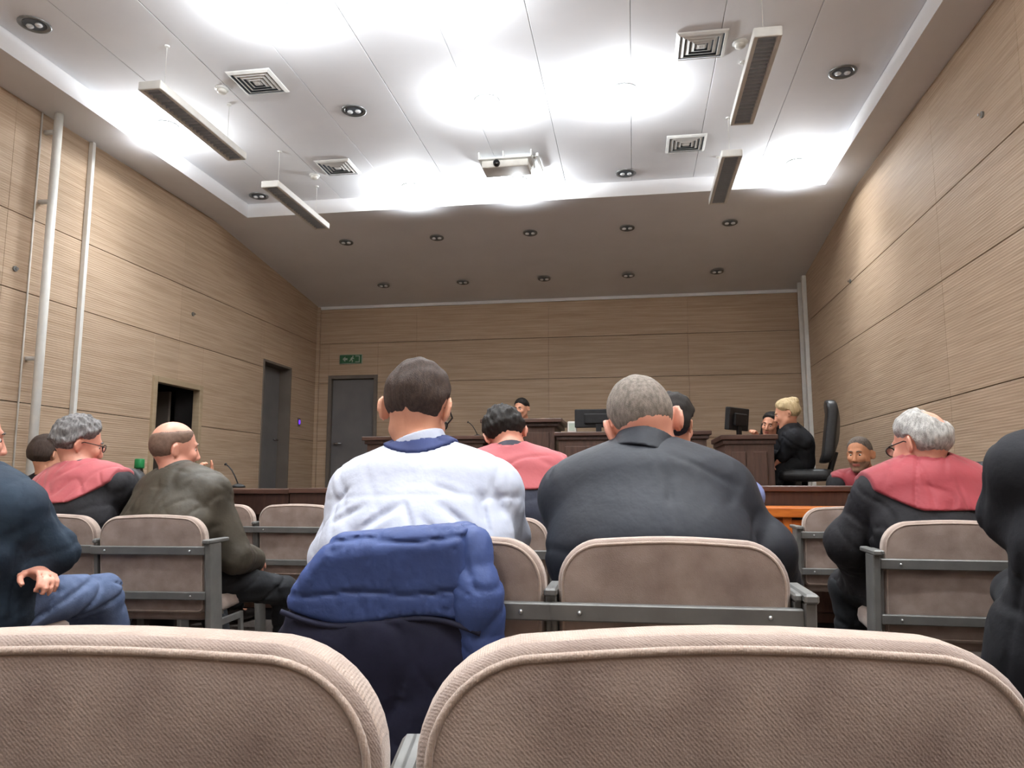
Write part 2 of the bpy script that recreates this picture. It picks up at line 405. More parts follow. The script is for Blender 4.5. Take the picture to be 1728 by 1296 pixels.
def pendant(x, y0, y1, label):
    t = thing('pendant_lamp', label, 'pendant lamp', (x, (y0 + y1) / 2, 3.70), 0, 'switched-off linear lamps hanging from the ceiling')
    h = (y1 - y0) / 2; w = .088
    for s in (-1, 1):
        a, b = sorted((s * w, s * (w - .03)))
        obj('side_profile', B((a, -h + .012, 0), (b, h - .012, .062), .006), 'white_metal', t)
        a, b = sorted((s * h, s * (h - .02)))
        obj('end_cap', B((-w, a, -.002), (w, b, .064), .008), 'white_metal', t)
    obj('housing_top', B((-w + .02, -h + .02, .045), (w - .02, h - .02, .06), .002), 'white_metal', t)
    lv = obj('louver', B((-w + .03, -h + .02, .022), (w - .03, h - .02, .03)), 'louver', t)
    bmx = B((-w + .032, -.002, .004), (w - .032, .002, .026)); first = None
    k = 24
    for i in range(k):
        yy = -h + .03 + (2 * h - .06) * i / (k - 1)
        if first is None: first = obj('louver_blade', bmx, 'louver', lv); o = first
        else: o = first.copy(); link(o, lv)
        o.location = (0, yy, 0)
    for s in (-1, 1):
        bm = nb(); tube(bm, [(0, s * h * .72, .06), (0, s * h * .72, ZT - 3.70)], .0022, 6); tube(bm, [(0, s * h * .72, ZT - 3.70 - .012), (0, s * h * .72, ZT - 3.70)], .02, 10)
        obj('wire', bm, 'white_metal', t)
pendant(-3.34, 4.64, 5.87, 'white linear hanging lamp at upper left, nearest the left wall trunks')
pendant(-3.34, 6.47, 7.71, 'white linear hanging lamp on the left, reaching the lowered ceiling edge')
pendant(.885, 4.65, 5.87, 'white linear hanging lamp at upper right')
pendant(.885, 6.45, 7.60, 'white linear hanging lamp on the right, reaching the lowered ceiling edge')
def vent(x, y, label):
    t = thing('air_vent', label, 'air vent', (x, y, ZT), 0, 'square ceiling air vents')
    obj('vent_back', B((-.17, -.17, -.004), (.17, .17, -.001)), 'vent_dark', t)
    for i in range(5):
        a = .185 - i * .036; bm = nb()
        poly = [(a, -.004), (a - .006, -.012), (a - .026, -.024 + i * .001), (a - .029, -.022), (a - .006, -.006)]
        rings = [[bm.verts.new(v) for v in ((s, s, z), (-s, s, z), (-s, -s, z), (s, -s, z))] for s, z in poly]
        for A, Bq in zip(rings, rings[1:] + rings[:1]):
            for j in range(4): bm.faces.new((A[j], A[(j + 1) % 4], Bq[(j + 1) % 4], Bq[j]))
        bmesh.ops.recalc_face_normals(bm, faces=bm.faces)
        obj('vent_frame' if i == 0 else 'vent_vane', bm, 'white_metal', t)
    obj('vent_core', B((-.03, -.03, -.02), (.03, .03, -.008), .003), 'white_metal', t)
vent(-2.92, 5.39, 'square ceiling vent at upper left, nearer the camera')
vent(-2.92, 7.08, 'square ceiling vent on the left, nearer the lowered ceiling edge')
vent(.55, 5.41, 'square ceiling vent at upper right, nearer the camera')
vent(.55, 7.07, 'square ceiling vent on the right, nearer the lowered ceiling edge')
def detector(x, y, label):
    t = thing('smoke_detector', label, 'smoke detector', (x, y, ZT), 0, 'small white ceiling detectors')
    bm = nb(); lathe(bm, [(.055, -.001), (.055, -.015), (.05, -.02)], 18); obj('base', bm, 'white_metal', t, True)
    bm = nb(); lathe(bm, [(.04, -.02), (.038, -.038), (.028, -.046), (.0, -.048)], 18); obj('sensor_head', bm, 'white_plastic', t, True)
detector(-3.26, 5.44, 'small white detector beside the upper left vent')
detector(-3.24, 7.24, 'small white detector beside the farther left vent')
detector(.83, 5.42, 'small white detector beside the upper right vent')
# ceiling projector bracket / open hatch
t = thing('projector_lift', 'white projector cradle under the ceiling centre with dark openings', 'projector', (-1.14, 7.13, ZT))
obj('tray', B((-.30, -.16, -.075), (.22, .16, -.06), .004), 'white_metal', t)
for s in (-.30, -.06, .215):
    obj('rail', B((s, -.16, -.06), (s + .012, .16, -.001), .003), 'white_metal', t)
obj('projector_body', B((-.27, -.13, -.15), (.19, .12, -.076), .012), 'white_plastic', t)
bm = nb(); bmesh.ops.create_cone(bm, cap_ends=True, segments=20, radius1=.035, radius2=.03, depth=.03, matrix=Matrix.Translation((-.12, -.143, -.113)) @ Matrix.Rotation(R(90), 4, 'X'))
obj('lens', bm, 'screen_black', t, True)
obj('side_arm', B((.26, -.10, -.05), (.285, .32, -.015), .004), 'white_metal', t)
obj('side_bracket', B((.215, -.06, -.04), (.262, -.02, -.02), .003), 'white_metal', t)

# exit sign over the far door
p0 = at(575, 600, YB); p1 = at(611, 613, YB)
t = thing('exit_sign', 'green exit sign above the far grey door', 'sign', ((p0[0] + p1[0]) / 2, YB - .001, (p0[2] + p1[2]) / 2))
w, h = (p1[0] - p0[0]) / 2, (p0[2] - p1[2]) / 2
obj('frame', B((-w - .008, -.026, -h - .008), (w + .008, 0, h + .008), .004), 'exit_white', t)
pl = obj('plate', B((-w, -.031, -h), (w, -.0262, h), .001), 'exit_green', t)
def flat(poly, y=-.0325, th=.0012, name='pictogram'):
    bm = nb(); prism(bm, poly, 1, y, y + th); obj(name, bm, 'exit_white', pl)
flat([(-.13, 0), (-.085, .04), (-.085, .015), (-.05, .015), (-.05, -.015), (-.085, -.015), (-.085, -.04)], name='arrow')
flat([(.075, -.05), (.145, -.05), (.145, .05), (.075, .05), (.075, .04), (.133, .04), (.133, -.04), (.075, -.04)], name='doorway_mark')
flat([(.0, .012), (.02, .03), (.042, .022), (.058, .004), (.05, -.002), (.036, .01), (.024, -.008), (.04, -.022), (.03, -.05), (.02, -.05), (.026, -.026), (.006, -.016), (-.012, -.038), (-.022, -.032), (-.002, -.004), (.01, .014), (-.008, .004)], name='running_figure')
flat([(.036 + .011 * math.cos(a * .785), .04 + .011 * math.sin(a * .785)) for a in range(8)], name='figure_head')
# violet indicator on the left wall
p = at(497, 716, 10.55)
t = thing('wall_indicator', 'small violet glowing button on the left wall near the far corner', 'button', (XL, 10.42, p[2] + .02))
obj('plate', B((0, -.04, -.06), (.012, .04, .06), .004), 'door_frame_dark', t)
bm = nb(); bmesh.ops.create_uvsphere(bm, u_segments=14, v_segments=8, radius=.022, matrix=Matrix.Translation((.014, 0, 0)) @ Matrix.Diagonal((.5, 1, 1.5, 1))); obj('glow', bm, 'violet_led', t, True)
for nm, (xx, yy, zz), lab in (('wall_bolt', (XR, 5.2, 3.34), 'small metal fixing high on the right wall'), ('wall_bolt', (XR, 8.4, 3.06), 'small metal fixing on the panel joint of the right wall'), ('wall_bolt', (XL, 5.16, 2.60), 'small dark fixing on the left wall left of the trunks'), ('wall_bolt', (XL, 7.62, 2.78), 'small dark fixing on the left wall above the doorway')):
    s = 1 if xx < 0 else -1
    t = thing(nm, lab, 'fixing', (xx, yy, zz))
    bm = nb(); tube(bm, [(0, 0, 0), (s * .012, 0, 0)], .022, 12); obj('washer', bm, 'steel_grey', t)
    bm = nb(); tube(bm, [(s * .012, 0, 0), (s * .03, 0, 0)], .010, 6); obj('head', bm, 'chrome', t)

# ------------------------------------------------------------------ public seats
ZTOP, TILT = .815, .13
def sh(v):  # backrest recline as a shear: lower points lie further forward
    return Vector((v[0], v[1] + (ZTOP - v[2]) * TILT, v[2]))
def pad_profile(hw, z0, z1, rt, rb, n=10, crown=.006):
    pts = []
    def arc(cx_, cz, r, a0, a1):
        for i in range(n + 1):
            a = a0 + (a1 - a0) * i / n; pts.append((cx_ + r * math.cos(a), cz + r * math.sin(a)))
    arc(hw - rb, z0 + rb, rb, -math.pi / 2, 0); arc(hw - rt, z1 - rt, rt, 0, math.pi / 2)
    for i in range(1, 6):
        u = i / 6; pts.append((hw - rt - 2 * (hw - rt) * u, z1 + crown * math.sin(math.pi * u)))
    arc(-hw + rt, z1 - rt, rt, math.pi / 2, math.pi); arc(-hw + rb, z0 + rb, rb, math.pi, 1.5 * math.pi)
    return pts
def inset(pts, d):
    n = len(pts); out = []
    for i in range(n):
        a = Vector(pts[i - 1]); b = Vector(pts[(i + 1) % n]); t = (b - a)
        t = t.normalized() if t.length > 0 else Vector((1, 0))
        out.append((pts[i][0] - t.y * d, pts[i][1] + t.x * d))
    return out
def pad(prof, T, rings, f=sh, bulge=.006):
    bm = nb(); n = len(prof); R_ = []
    for d, y in rings:
        q = inset(prof, d); R_.append([bm.verts.new(f((p[0], y, p[1]))) for p in q])
    for A, Bq in zip(R_, R_[1:]):
        for j in range(n): bm.faces.new((A[j], A[(j + 1) % n], Bq[(j + 1) % n], Bq[j]))
    cz = sum(p[1] for p in prof) / n
    for ring, y, s in ((R_[0], rings[0][1], -1), (R_[-1], rings[-1][1], 1)):
        prev = ring; q0 = inset(prof, rings[0][0])
        for k, fr in enumerate((.8, .5, .2)):
            cur = [bm.verts.new(f((p[0] * fr, y + s * bulge * (1 - fr * fr), cz + (p[1] - cz) * fr))) for p in q0]
            for j in range(n):
                fc = (prev[j], cur[j], cur[(j + 1) % n], prev[(j + 1) % n])
                bm.faces.new(fc if s < 0 else fc[::-1])
            prev = cur
        bm.faces.new(prev if s < 0 else prev[::-1])
    bmesh.ops.recalc_face_normals(bm, faces=bm.faces)
    return bm
HW = .2315
PROF = pad_profile(HW, .40, ZTOP, .092, .03)
def make_chair():
    t = thing('auditorium_chair', 'x', 'chair')
    T = .058
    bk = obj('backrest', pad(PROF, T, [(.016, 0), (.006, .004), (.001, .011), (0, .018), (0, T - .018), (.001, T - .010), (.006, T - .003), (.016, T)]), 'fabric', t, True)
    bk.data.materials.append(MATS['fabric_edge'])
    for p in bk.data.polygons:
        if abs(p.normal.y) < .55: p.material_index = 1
    bm = nb(); tube(bm, [sh((p[0], .0015, p[1])) for p in inset(PROF, .0105)], .0032, 6, closed=True); obj('piping', bm, 'fabric_edge', bk, True)
    for z0, z1 in ((.652, .688), (.462, .496)):
        bm = nb(); vs_ = box(bm, (-.2485, -.03, z0), (.2485, -.006, z1), .003, seg=1)
        for v in bm.verts: v.co = sh(v.co)
        rl = obj('rail', bm, 'steel_grey', t)
        for x in (-.185, .185):
            bm = nb(); c = sh((x, -.031, (z0 + z1) / 2)); bmesh.ops.create_uvsphere(bm, u_segments=8, v_segments=6, radius=.0048, matrix=Matrix.Translation(c)); obj('bolt', bm, 'bolt', rl, True)
    for s in (-1, 1):
        a, b = sorted((s * .2335, s * .2485))
        bm = nb(); box(bm, (a, -.006, .0), (b, .075, .70), .002, seg=1)
        for v in bm.verts: v.co = sh(v.co)
        obj('rear_post', bm, 'steel_grey', t)
        a2, b2 = sorted((s * .2315, s * .2485))
        obj('armrest', B((a2, -.005, .70), (b2, .125, .716), .004, seg=1), 'steel_grey', t)
        bm = nb(); box(bm, (a, .36, .0), (b, .39, .36), .002, seg=1)
        for v in bm.verts: v.co.y += max(0, (.36 - v.co.z)) * .15
        obj('front_leg', bm, 'steel_grey', t)
        obj('side_bar', B((a, .09, .33), (b, .37, .36), .002, seg=1), 'steel_grey', t)
    sp = pad_profile(.225, -.22, .22, .06, .03, 6, .0)
    st = obj('seat', pad([(x, y) for x, y in sp], .07, [(.02, 0), (.004, .012), (0, .03), (.004, .056), (.02, .07)], lambda v: Vector((v[0], .30 + v[2], .365 + v[1] + (v[2] + .22) * .06)), .008), 'fabric', t, True)
    return t
proto = make_chair(); used = [False]
def chair(xpx, Y, label, rz=0, zs=1., x=None, group='beige upholstered public seats'):
    o = proto if not used[0] else copy_tree(proto); used[0] = True
    o.location = (at(xpx, 900, Y)[0] if x is None else x, Y, 0); o.rotation_euler = (0, 0, rz); o.scale = (1, 1, zs)
    o['label'] = label; o['category'] = 'chair'; o['group'] = group
    return o
def outer_post(ch, s):
    a, b = sorted((s * .249, s * .272)); bm = nb(); box(bm, (a, -.03, 0), (b, .075, .70), .003, seg=1)
    for v in bm.verts: v.co = sh(v.co)
    obj('end_post', bm, 'steel_grey', ch); obj('end_armrest', B((a - .002, -.03, .70), (b + .002, .16, .718), .004, seg=1), 'steel_grey', ch)
ENDS = []
c = chair(1233, .588, 'large beige chair back in the foreground, right one', R(9))
c1x = c.location.x
chair(0, .588 - .486 * math.sin(R(9)), 'large beige chair back in the foreground, left one', R(9), x=c1x - .486 * math.cos(R(9)))
ENDS += [(1, chair(1132, 1.60, 'beige chair directly behind the man in the dark jacket', 0))]
chair(734, 1.60, 'beige chair with the navy puffer jacket hung over it', 0)
ENDS += [(1, chair(252, 2.97, 'beige chair whose back hides the waist of the bald man', R(4), .972))]
chair(252, 2.97, 'beige chair behind the grey-haired robed man at far left', R(4), .972, x=at(252, 900, 2.97)[0] - .50)
chair(826, 3.0, 'beige chair behind the robed man in the centre', 0, .975)
chair(1140, 3.0, 'beige chair hidden behind the man in the dark jacket', 0, .975, x=at(826, 900, 3.0)[0] + .55)
ENDS += [(-1, chair(1615, 2.82, 'beige chair behind the robed man with glasses on the right', R(-2), .98))]
x4 = at(496, 900, 4.25)[0]
chair(0, 4.25, 'empty beige chair in the far row, just left of the white-shirted man', 0, .985, x=x4)
chair(0, 4.25, 'beige chair in the far row, half hidden by the bald man\'s arm', 0, .985, x=x4 - .497)
chair(0, 4.25, 'beige chair in the far row hidden behind the man in olive', 0, .985, x=x4 - .994)
ENDS += [(-1, chair(1436, 4.25, 'empty beige chair in the far row, left of the robed man with glasses', 0, .985))]
chair(-190, 2.05, 'beige chair at the left edge under the man in teal', R(-8), .98)
chair(2070, 1.98, 'beige chair at the right edge under the man in the black suit', R(6), .98)

for sd, ch in ENDS: outer_post(ch, sd)

# ------------------------------------------------------------------ lawyers' counter, table, bench
def counter(x0, x1, Y, ztop, label, name='counter_desk', group=None, depth=.55, base=0., mtop='mahogany_top', mbody='mahogany', fascia=.14):
    t = thing(name, label, 'desk', ((x0 + x1) / 2, Y, base), 0, group)
    w = (x1 - x0) / 2; z = ztop - base
    obj('desktop', B((-w, -.02, z - .035), (w, depth, z), .006), mtop, t)
    obj('fascia', B((-w + .004, .0, z - .035 - fascia), (w - .004, .03, z - .036), .003), mbody, t)
    obj('front_panel', B((-w + .01, .05, .08), (w - .01, .07, z - .036), .002), mbody, t)
    for s in (-1, 1):
        a, b = sorted((s * (w - .004), s * (w - .034)))
        obj('side_panel', B((a, .035, 0), (b, depth - .02, z - .036), .003), mbody, t)
    obj('plinth', B((-w + .03, .06, 0), (w - .03, .09, .08)), 'black_plastic', t)
    n = max(2, int((x1 - x0) / .55)); st = (x1 - x0 - .1) / n
    for i in range(n):
        a = -w + .05 + i * st
        obj('raised_panel', B((a + .03, .036, .14), (a + st - .03, .052, z - .22), .008), mbody, t)
    return t
zl = .895
counter(-4.25, -2.35, 5.02, zl - .006, 'dark wooden counter at far left in front of the doorway')
counter(-2.35, -.45, 5.02, zl, 'dark wooden counter in the middle behind the white-shirted man')
counter(-.45, 2.2, 5.02, .912, 'dark wooden counter on the right in front of the seated robed man')
# orange wooden table standing before the counter
xa, xb = at(1262, 860, 4.62)[0], at(1500, 860, 4.62)[0]
t = thing('wooden_table', 'orange wooden table standing before the dark counter', 'table', ((xa + xb) / 2, 4.75, 0))
w = (xb - xa) / 2
obj('tabletop', B((-w, -.16, .735), (w, .24, .79), .006), 'orange_wood', t)
obj('apron', B((-w + .03, -.12, .69), (w - .03, -.095, .72), .003), 'orange_wood', t)
for sx in (-1, 1):
    for yy in (-.11, .19):
        xc = (-w + .215) if sx < 0 else w - .2
        obj('leg', B((xc - .025, yy - .025, 0), (xc + .025, yy + .025, .735), .004), 'orange_wood', t)
obj('stretcher', B((-w + .24, -.125, .615), (w - .22, -.10, .64), .003), 'orange_wood', t)
bm = nb(); box(bm, (-.012, -.012, 0), (.012, .012, .24)); M_ = Matrix.Translation((-w + .06, -.11, .70)) @ Matrix.Rotation(R(146), 4, 'Y')
for v in bm.verts: v.co = M_ @ v.co
obj('brace', bm, 'orange_wood', t)

def bench(x0, x1, Y, ztop, label, depth=.7, cor=.05, name='judge_bench'):
    t = thing(name, label, 'bench desk', ((x0 + x1) / 2, Y, ZP))
    w = (x1 - x0) / 2; z = ztop - ZP
    obj('body', B((-w, 0, 0), (w, depth, z - .045), .004), 'walnut_panel', t)
    obj('bench_top', B((-w - cor, -cor, z - .045), (w + cor, depth + .02, z), .008), 'mahogany_top', t)
    obj('cornice', B((-w - cor * .5, -cor * .5, z - .085), (w + cor * .5, depth, z - .046), .006), 'mahogany', t)
    obj('plinth', B((-w - .012, -.012, .0), (w + .012, depth, .1), .004), 'mahogany', t)
    n = max(2, int(2 * w / .6)); st = (2 * w - .06) / n
    for i in range(n):
        a = -w + .03 + i * st
        obj('front_panel', B((a + .03, -.014, .16), (a + st - .03, .001, z - .15), .006), 'walnut_panel', t)
    return t
yw = 8.25
pL, pR_ = at(620, 737, yw), at(800, 737, yw)
bench(pL[0], at(815, 737, yw)[0], yw, pL[2], 'left wing of the dark wooden judge bench')
pc0, pc1 = at(826, 708, yw + .1), at(936, 708, yw + .1)
bench(pc0[0], pc1[0], yw + .1, pc0[2], 'raised middle of the dark wooden judge bench', depth=.75, cor=.09)
pr0, pr1 = at(940, 731, yw - .15), at(1192, 729, yw - .15)
bench(pr0[0] + .02, pr1[0], yw - .15, pr0[2] + .01, 'right wing of the dark wooden judge bench carrying the monitor', depth=.6)
yc = 7.0
pk0, pk1 = at(1222, 734, yc), at(1305, 734, yc)
bench(pk0[0], pk1[0], yc, pk0[2], 'dark wooden clerk desk at right with the small monitor', depth=.8, cor=.035, name='clerk_desk')

def monitor(x, y, z, w, h, rz, label, tilt=0):
    t = thing('monitor', label, 'monitor', (x, y, z), rz)
    obj('stand_base', B((-.11, -.08, 0), (.11, .08, .012), .004), 'black_plastic', t)
    obj('stand_neck', B((-.03, -.045, .01), (.03, -.02, .12), .004), 'black_plastic', t)
    M_ = Matrix.Translation((0, 0, .06)) @ Matrix.Rotation(tilt, 4, 'X')
    hs = obj('housing', B((-w / 2, -.03, 0), (w / 2, .02, h), .008, M_), 'black_plastic', t)
    obj('screen', B((-w / 2 + .018, .0201, .02), (w / 2 - .018, .023, h - .018), 0, M_), 'screen_black', hs)
    obj('rear_bulge', B((-w * .3, -.055, h * .2), (w * .3, -.028, h * .75), .01, M_), 'black_plastic', hs)
    return t
q = at(1010, 727, yw); monitor(q[0], yw + .1, pr0[2] + .012, .52, .20, 0, 'wide black monitor seen from behind on the right bench wing')
q = at(1243, 734, yc + .3); monitor(q[0], yc + .34, pk0[2] + .002, .34, .21, R(52), 'small black monitor turned sideways on the clerk desk', R(6))
q = at(966, 722, yw)
t = thing('telephone_box', 'small white box beside the wide monitor on the bench', 'box', (q[0] - .01, yw + .12, pr0[2] + .012))
obj('case', B((-.05, -.04, 0), (.045, .04, .13), .008), 'white_plastic', t)
obj('front_plate', B((-.035, -.0435, .03), (.03, -.0405, .11), .001), 'exit_white', t)
def microphone(base, tip, label):
    base = Vector(base); tip = Vector(tip)
    t = thing('gooseneck_microphone', label, 'microphone', base)
    d = tip - base
    bm = nb(); lathe(bm, [(.05, 0), (.05, .012), (.035, .022), (.012, .03)], 18); obj('base', bm, 'black_plastic', t, True)
    pts = [Vector((0, 0, .02)).lerp(d, u) + Vector((0, 0, .03 * math.sin(math.pi * u))) for u in (0, .25, .5, .75, .93)]
    bm = nb(); tube(bm, pts, .0048, 8); obj('stem', bm, 'black_plastic', t, True)
    bm = nb(); tube(bm, [pts[-1], d], [.009, .011], 10); obj('capsule', bm, 'black_plastic', t, True)
b0 = at(402, 826, 5.3); t0 = at(380, 783, 5.3)
microphone((b0[0], 5.3, zl + .0), (t0[0], 5.3, t0[2]), 'thin gooseneck microphone on the left dark counter')
b0 = at(806, 737, 8.5); t0 = at(789, 712, 8.5)
microphone((b0[0], 8.5, pL[2]), (t0[0], 8.5, t0[2]), 'thin gooseneck microphone on the left bench wing')
# bottle with green cap on the counter
q = at(235, 790, 5.3)
t = thing('green_bottle', 'dark bottle with green cap on the left counter', 'bottle', (q[0], 5.3, zl - .006))
bm = nb(); lathe(bm, [(.030, 0), (.034, .008), (.034, .11), (.026, .145), (.024, .16)], 18); obj('bottle_body', bm, 'dark_glass', t, True)
bm = nb(); lathe(bm, [(.034, .15), (.036, .155), (.035, .215), (.031, .222), (.0, .224)], 18); cp = obj('cap', bm, 'green_cap', t, True)
bm = nb(); tube(bm, [(.036 * math.cos(a * .5236), .036 * math.sin(a * .5236), .162) for a in range(12)], .002, 6, True); obj('cap_ring', bm, 'green_cap', cp, True)

def office_chair(loc, rz, label, zb0=.50, zb1=1.12, zseat=.46, lean=.14, bw=.23, arms=True):
    t = thing('office_chair', label, 'office chair', loc, rz)
    pf = pad_profile(bw, zb0, zb1, .10, .08, 8, .012)
    f = lambda v: Vector((v[0], v[1] - .22 - (v[2] - zb0) * lean - .05 * math.sin((v[2] - zb0) / (zb1 - zb0) * math.pi), v[2]))
    bk = obj('backrest', pad(pf, .09, [(.02, 0), (.006, .006), (0, .025), (0, .065), (.006, .084), (.02, .09)], f, .012), 'leather', t, True)
    sp = pad_profile(.25, -.24, .24, .08, .08, 8, .0)
    obj('seat', pad(sp, .1, [(.03, 0), (.008, .015), (0, .045), (.008, .085), (.03, .1)], lambda v: Vector((v[0], v[2], zseat - .1 + v[1])), .012), 'leather', t, True)
    for s in ((-1, 1) if arms else ()):
        bm = nb(); tube(bm, [(s * .24, -.16, zseat - .06), (s * .29, -.16, zseat + .02), (s * .29, -.13, zseat + .19), (s * .29, .12, zseat + .20), (s * .29, .14, zseat + .02), (s * .24, .12, zseat - .06)], .017, 8)
        obj('armrest', bm, 'black_plastic', t, True)
    bm = nb(); tube(bm, [(0, -.05, zseat - .08), (0, -.2, zseat - .07), (0, -.27, zb0 + .1)], .028, 8); obj('back_bracket', bm, 'black_plastic', t, True)
    bm = nb(); lathe(bm, [(.045, .09), (.045, .13), (.028, .14), (.028, zseat - .09)], 14); obj('gas_column', bm, 'black_plastic', t, True)
    for i in range(5):
        a = i * 2 * math.pi / 5 + .3; cx_, sx_ = math.cos(a), math.sin(a)
        bm = nb(); tube(bm, [(0, 0, .11), (cx_ * .16, sx_ * .16, .095), (cx_ * .30, sx_ * .30, .07)], [.03, .024, .018], 8); lg = obj('base_leg', bm, 'black_plastic', t, True)
        bm = nb(); tube(bm, [(cx_ * .30 - sx_ * .022, sx_ * .30 + cx_ * .022, .028), (cx_ * .30 + sx_ * .022, sx_ * .30 - cx_ * .022, .028)], .028, 12); obj('caster', bm, 'black_plastic', lg, True)
    return t

# ------------------------------------------------------------------ modelling people: smooth distance fields meshed with surface nets
f32 = np.float32
def V(*a): return np.array(a, dtype=np.float64)
def smin(a, b, k):
    h = np.clip(.5 + .5 * (b - a) / k, 0, 1); return b + (a - b) * h - k * h * (1 - h)
def smax(a, b, k): return -smin(-a, -b, k)
def sstep(a, b, x):
    t = np.clip((x - a) / (b - a), 0, 1); return t * t * (3 - 2 * t)
def cap(P, a, b, ra, rb):
    a = np.asarray(a, f32); b = np.asarray(b, f32); ba = b - a; pa = P - a
    h = np.clip(pa @ ba / max(float(ba @ ba), 1e-9), 0, 1)
    return np.linalg.norm(pa - h[:, None] * ba, axis=1) - (ra + (rb - ra) * h)
def ecap(P, a, b, ra, rb, ax, s):
    a = np.asarray(a, f32); b = np.asarray(b, f32); ax = np.asarray(ax, f32); ba = b - a; pa = P - a
    h = np.clip(pa @ ba / max(float(ba @ ba), 1e-9), 0, 1)
    q = pa - h[:, None] * ba; u = q @ ax
    q = q - (u * (1 - 1 / s))[:, None] * ax
    return np.linalg.norm(q, axis=1) - (ra + (rb - ra) * h)
def ell(P, c, r, M=None):
    q = P - np.asarray(c, f32)
    if M is not None: q = q @ np.asarray(M, f32)     # columns of M are the ellipsoid's axes
    r = np.asarray(r, f32); k0 = np.linalg.norm(q / r, axis=1); k1 = np.linalg.norm(q / (r * r), axis=1)
    return k0 * (k0 - 1) / np.maximum(k1, 1e-6)
def near(P, c, rad, fn):
    q = P - np.asarray(c, f32); dist = np.linalg.norm(q, axis=1); d = dist - rad + .03
    m = dist < rad
    if m.any(): d[m] = np.minimum(fn(P[m]), d[m] + .03 + 1)
    return d
def folds(P, seed, freq, amp, n=7):
    # sparse cloth creases: narrow grooves that start and end
    rg = np.random.RandomState(seed); v = np.zeros(len(P), f32)
    for i in range(n):
        k = rg.normal(size=3); k /= np.linalg.norm(k); k2 = rg.normal(size=3); k3 = rg.normal(size=3)
        fq = freq * rg.uniform(.7, 1.6)
        sn = np.sin((P @ k.astype(f32)) * fq * .6 + 1.1 * np.sin((P @ k2.astype(f32)) * fq * .35 + rg.uniform(0, 6)) + rg.uniform(0, 6))
        mk = sstep(.0, .8, np.sin((P @ k3.astype(f32)) * fq * .4 + rg.uniform(0, 6)))
        v += np.exp(-(sn / .2) ** 2) * mk
    return (v * 1.5 * amp).astype(f32) + rough_noise(P, seed + 1, freq * .45, amp * .8, 5)
def rough_noise(P, seed, freq, amp, n=7):
    rg = np.random.RandomState(seed); v = np.zeros(len(P), f32)
    for i in range(n):
        k = rg.normal(size=3) * freq; v += np.sin(P @ k.astype(f32) + rg.uniform(0, 6))
    return (v / n * amp * 1.6).astype(f32)
def net(f, lo, hi, h):
    lo = np.asarray(lo, f32); hi = np.asarray(hi, f32)
    n = (np.ceil((hi - lo) / h / 4).astype(int) + 1) * 4
    nb_ = n // 4
    cg = np.stack(np.meshgrid(*[(np.arange(k) * 4 + 1.5) * h + lo[i] for i, k in enumerate(nb_)], indexing='ij'), -1).reshape(-1, 3).astype(f32)
    cd = f(cg).reshape(nb_)
    act = np.abs(cd) < 9 * h
    D = np.repeat(np.repeat(np.repeat(np.where(cd < 0, -1., 1.).astype(f32), 4, 0), 4, 1), 4, 2)
    am = np.repeat(np.repeat(np.repeat(act, 4, 0), 4, 1), 4, 2)
    idx = np.argwhere(am)
    pts = (idx * h + lo).astype(f32)
    vals = np.empty(len(pts), f32)
    for s in range(0, len(pts), 200000): vals[s:s + 200000] = f(pts[s:s + 200000])
    D[am] = vals
    ins = D < 0
    c = np.zeros(np.array(D.shape) - 1, np.int8)
    for dx in (0, 1):
        for dy in (0, 1):
            for dz in (0, 1):
                c += ins[dx:dx + c.shape[0], dy:dy + c.shape[1], dz:dz + c.shape[2]]
    cells_ = np.argwhere((c > 0) & (c < 8))
    vid = -np.ones(c.shape, np.int64); vid[tuple(cells_.T)] = np.arange(len(cells_))
    acc = np.zeros((len(cells_), 3)); cnt = np.zeros(len(cells_))
    offs = [(0, 0, 0), (1, 0, 0), (0, 1, 0), (1, 1, 0), (0, 0, 1), (1, 0, 1), (0, 1, 1), (1, 1, 1)]
    cv = [D[tuple((cells_ + o).T)] for o in offs]
    for a in range(8):
        for b in range(a + 1, 8):
            oa, ob = np.array(offs[a]), np.array(offs[b])
            if np.abs(oa - ob).sum() != 1: continue
            m = (cv[a] < 0) != (cv[b] < 0)
            t = cv[a][m] / (cv[a][m] - cv[b][m])
            acc[m] += oa + t[:, None] * (ob - oa); cnt[m] += 1
    verts = (cells_ + acc / cnt[:, None]) * h + lo
    quads = []
    for ax in range(3):
        sl0 = [slice(None)] * 3; sl1 = [slice(None)] * 3
        sl0[ax] = slice(0, -1); sl1[ax] = slice(1, None)
        a = ins[tuple(sl0)]; b = ins[tuple(sl1)]
        e = np.argwhere(a != b); o1 = (ax + 1) % 3; o2 = (ax + 2) % 3
        ok = (e[:, o1] > 0) & (e[:, o2] > 0) & (e[:, o1] < c.shape[o1]) & (e[:, o2] < c.shape[o2]) & (e[:, ax] < c.shape[ax])
        e = e[ok]
        def g(d1, d2):
            q = e.copy(); q[:, o1] -= d1; q[:, o2] -= d2; return vid[tuple(q.T)]
        q = np.stack([g(1, 1), g(0, 1), g(0, 0), g(1, 0)], 1)
        flip = ~a[tuple(e.T)]
        q[flip] = q[flip][:, ::-1]
        quads.append(q)
    quads = np.concatenate(quads); quads = quads[(quads >= 0).all(1)]
    return verts.astype(f32), quads
